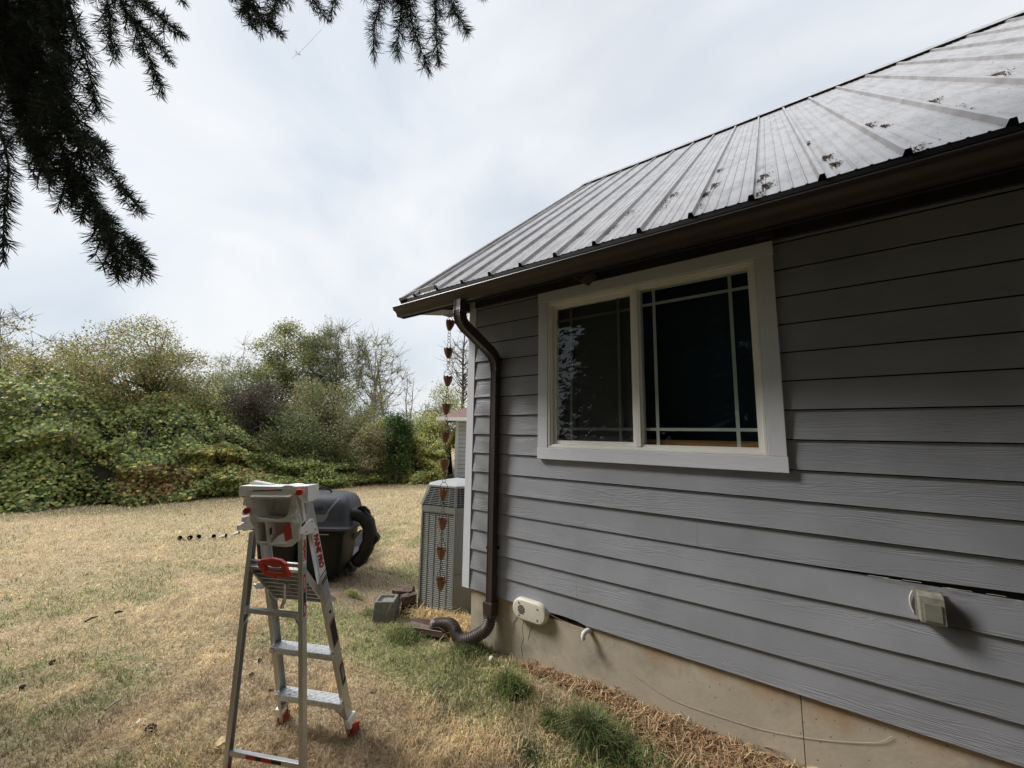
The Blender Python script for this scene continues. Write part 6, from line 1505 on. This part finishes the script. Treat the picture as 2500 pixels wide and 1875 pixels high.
# limbs joining the sprays to the trunk
for pts in ([(.2, -5.0, 2.9), (.1, -4.2, 3.2), (.35, -3.6, 3.35), tuple(sight(-260, -420, 1.12)), tuple(sight(60, -300, 1.1))], [(.2, -5.0, 3.5), (.6, -4.1, 3.8), (1.1, -3.0, 3.9), tuple(sight(560, -160, 1.4)), tuple(sight(1000, -200, 1.6)), tuple(sight(1180, -120, 1.7))], [(.2, -5.0, 3.2), (.4, -4.0, 3.4), tuple(sight(60, -300, 1.2)), tuple(sight(285, -130, 1.3)), tuple(sight(480, -140, 1.4))]):
    stems.tube(catmull(pts, 4), list(np.linspace(.035, .006, len(catmull(pts, 4)))), 7)
obj('twig', stems, M_BARK, FT, smooth=True)
c = np.concatenate(ND['c']); d = np.concatenate(ND['d']); l_ = np.concatenate(ND['l']); w_ = np.concatenate(ND['w']); n = len(c)
side = unit(np.cross(d, rng.normal(size=(n, 3))))*w_[:, None]/2; third = np.cross(d, side)
tip = c+d*l_[:, None]; mid = c+d*l_[:, None]*.55
v = np.stack([c-side*.6, c+side*.6, mid+side, tip+side*.3, tip-side*.3, mid-side], 1).reshape(-1, 3); k = np.arange(n)[:, None]*6
col = np.array([.036, .052, .028])*(.6+1.0*rng.random((n, 1))); br = rng.random(n) < .08; col[br] = np.array([.07, .06, .03])
no = mesh_np('needles', v, np.concatenate([(k+np.array([0, 1, 2, 5])).ravel(), (k+np.array([5, 2, 3, 4])).ravel()]), 4, M_NEEDLE, FT, np.repeat(col, 6, 0)); no['kind'] = 'stuff'
# upper crown of the same tree (above and behind the camera)
def conifer_crown(x, y, z0, z1, r0, n, parent, seed, ymax=None, s=.22):
    g = np.random.default_rng(seed); t = g.random(n)**.8; z = z0+(z1-z0)*t; r = (r0*(1-t)+.15)*np.sqrt(g.random(n)); a = g.random(n)*6.28; xx = x+r*np.cos(a); yy = y+r*np.sin(a)
    if ymax is not None: k_ = yy < ymax; xx, yy, z, r, a = xx[k_], yy[k_], z[k_], r[k_], a[k_]
    n = len(xx); z = z-.25*r; nn = unit(np.stack([np.cos(a)*.4, np.sin(a)*.4, np.ones(n)], 1)+g.normal(0, .4, (n, 3)))
    leaf_obj('crown', np.stack([xx, yy, z], 1), nn, s*(.6+.8*g.random(n)), np.array([.030, .048, .024])*(.6+.8*g.random((n, 1))), M_NEEDLE, parent, asp=.35)
conifer_crown(.2, -5.0, 3.4, 13, 2.6, 9000, FT, 5, ymax=-3.15)
# unseen boughs added overhead, above the frame, to shade the wall
bs, bn, bz, bg_ = [], [], [], np.random.default_rng(9)
for (x, y, z, r_, n) in ((1.6, -2.3, 5.3, 1.1, 2600), (3.2, -1.7, 5.6, 1.2, 3000), (4.9, -1.9, 5.9, 1.3, 3000), (6.4, -2.4, 6.0, 1.4, 2600), (.1, -3.4, 5.4, 1.2, 2600), (2.4, -3.4, 6.6, 1.4, 2600), (4.6, -3.6, 6.6, 1.5, 2600)):
    q = bg_.normal(size=(n, 3))*np.array([r_*.55, r_*.45, .38])+np.array([x, y, z]); w_ = (q-CAM); dz = w_@fw
    py_ = 937.5-FPX*(w_@up)/np.maximum(dz, .01); keep_ = (dz < .05) | (py_ < -150) | ((w_@rt)/np.maximum(dz, .01)*FPX+1250 > 2750)
    q = q[keep_]; bs.append(q); bn.append(unit(bg_.normal(0, .45, q.shape)+np.array([0, 0, 1]))); bz.append(.16+.14*bg_.random(len(q)))
    lb = MB(); lb.tube(catmull([(.2, -5.0, 4.2), ((.2+x)/2, (y-5)/2-.2, z-.3), (x, y, z)], 5), list(np.linspace(.07, .015, 11)), 7); obj('shade_bough', lb, M_BARK, FT, smooth=True)
q = np.concatenate(bs); leaf_obj('crown', q, np.concatenate(bn), np.concatenate(bz), np.array([.030, .048, .024])*(.6+.8*bg_.random((len(q), 1))), M_NEEDLE, FT, asp=.3)
lawn_shade_fir = thing('fir_tree', 'second dark fir added out of view at the left to shade the near lawn, reflected dimly in the glass', 'fir tree', (-4.4, -6.0, -.45))  # unseen fir, added to shade patches of the near lawn
tk = MB(); tk.tube([(-4.4, -6.0, -.6), (-4.4, -6.0, 3), (-4.4, -6.0, 10)], [.24, .18, .03], 12); obj('trunk', tk, M_BARK, lawn_shade_fir, smooth=True)
conifer_crown(-4.4, -6.0, 2.2, 10, 2.5, 6500, lawn_shade_fir, 15, ymax=-3.5, s=.30)
# conifers standing behind the photographer: they shade the wall and show in the window glass
for i, (x, y, h, r) in enumerate([(3.4, -8.5, 15, 3.4), (6.6, -6.6, 14, 3.3), (-1.4, -9.8, 14, 2.6), (11.2, -6.0, 13, 3.2), (.6, -13.0, 17, 3.6), (6.0, -12.5, 17, 3.6), (-12.0, -13.0, 16, 3.4)]):
    T = thing('conifer', 'dark conifer reflected in the window glass', 'conifer', (x, y, -.45), 'conifers reflected in the window')
    m_ = MB(); m_.tube([(x, y, -.6), (x, y, h*.5), (x, y, h)], [.26, .18, .03], 10); obj('trunk', m_, M_BARK, T, smooth=True)
    conifer_crown(x, y, .6 if i != 2 else 1.6, h, r, 14000, T, 60+i, s=.62)

# spider thread with a bit of fluff under the top sprays
mb = MB(); a, b, c_ = sight(785, 72, 1.5), sight(735, 125, 1.5), sight(712, 143, 1.5); mb.tube([a, b, c_], .0004, 4)
for _ in range(14): q = sight(727+rs.uniform(-8, 8), 131+rs.uniform(-5, 5), 1.5); mb.tube([q, q+rng.normal(0, .004, 3)], .0006, 3)
tag(obj('spider_thread', mb, mat('silk', (.35, .35, .35), .5, noise=dict(scale=50, amt=.2)), None, loc=a), 'grey spider thread with fluff hanging from the top fir spray', 'spider thread')

for nm in ('rake_trim', 'frieze_block', 'strap', 'screw', 'rivet', 'crack', 'rake_board', 'bracket', 'chute_bracket', 'belt'):
    for o in [o for o in C.objects if o.type == 'MESH' and o.name.split('.')[0] == nm]: explode(o, .004 if nm in ('screw', 'rivet') else .02)
for o in C.objects:
    if o.name.split('.')[0] in ('peeling_paint', 'vent_slot'): o['kind'] = 'stuff'
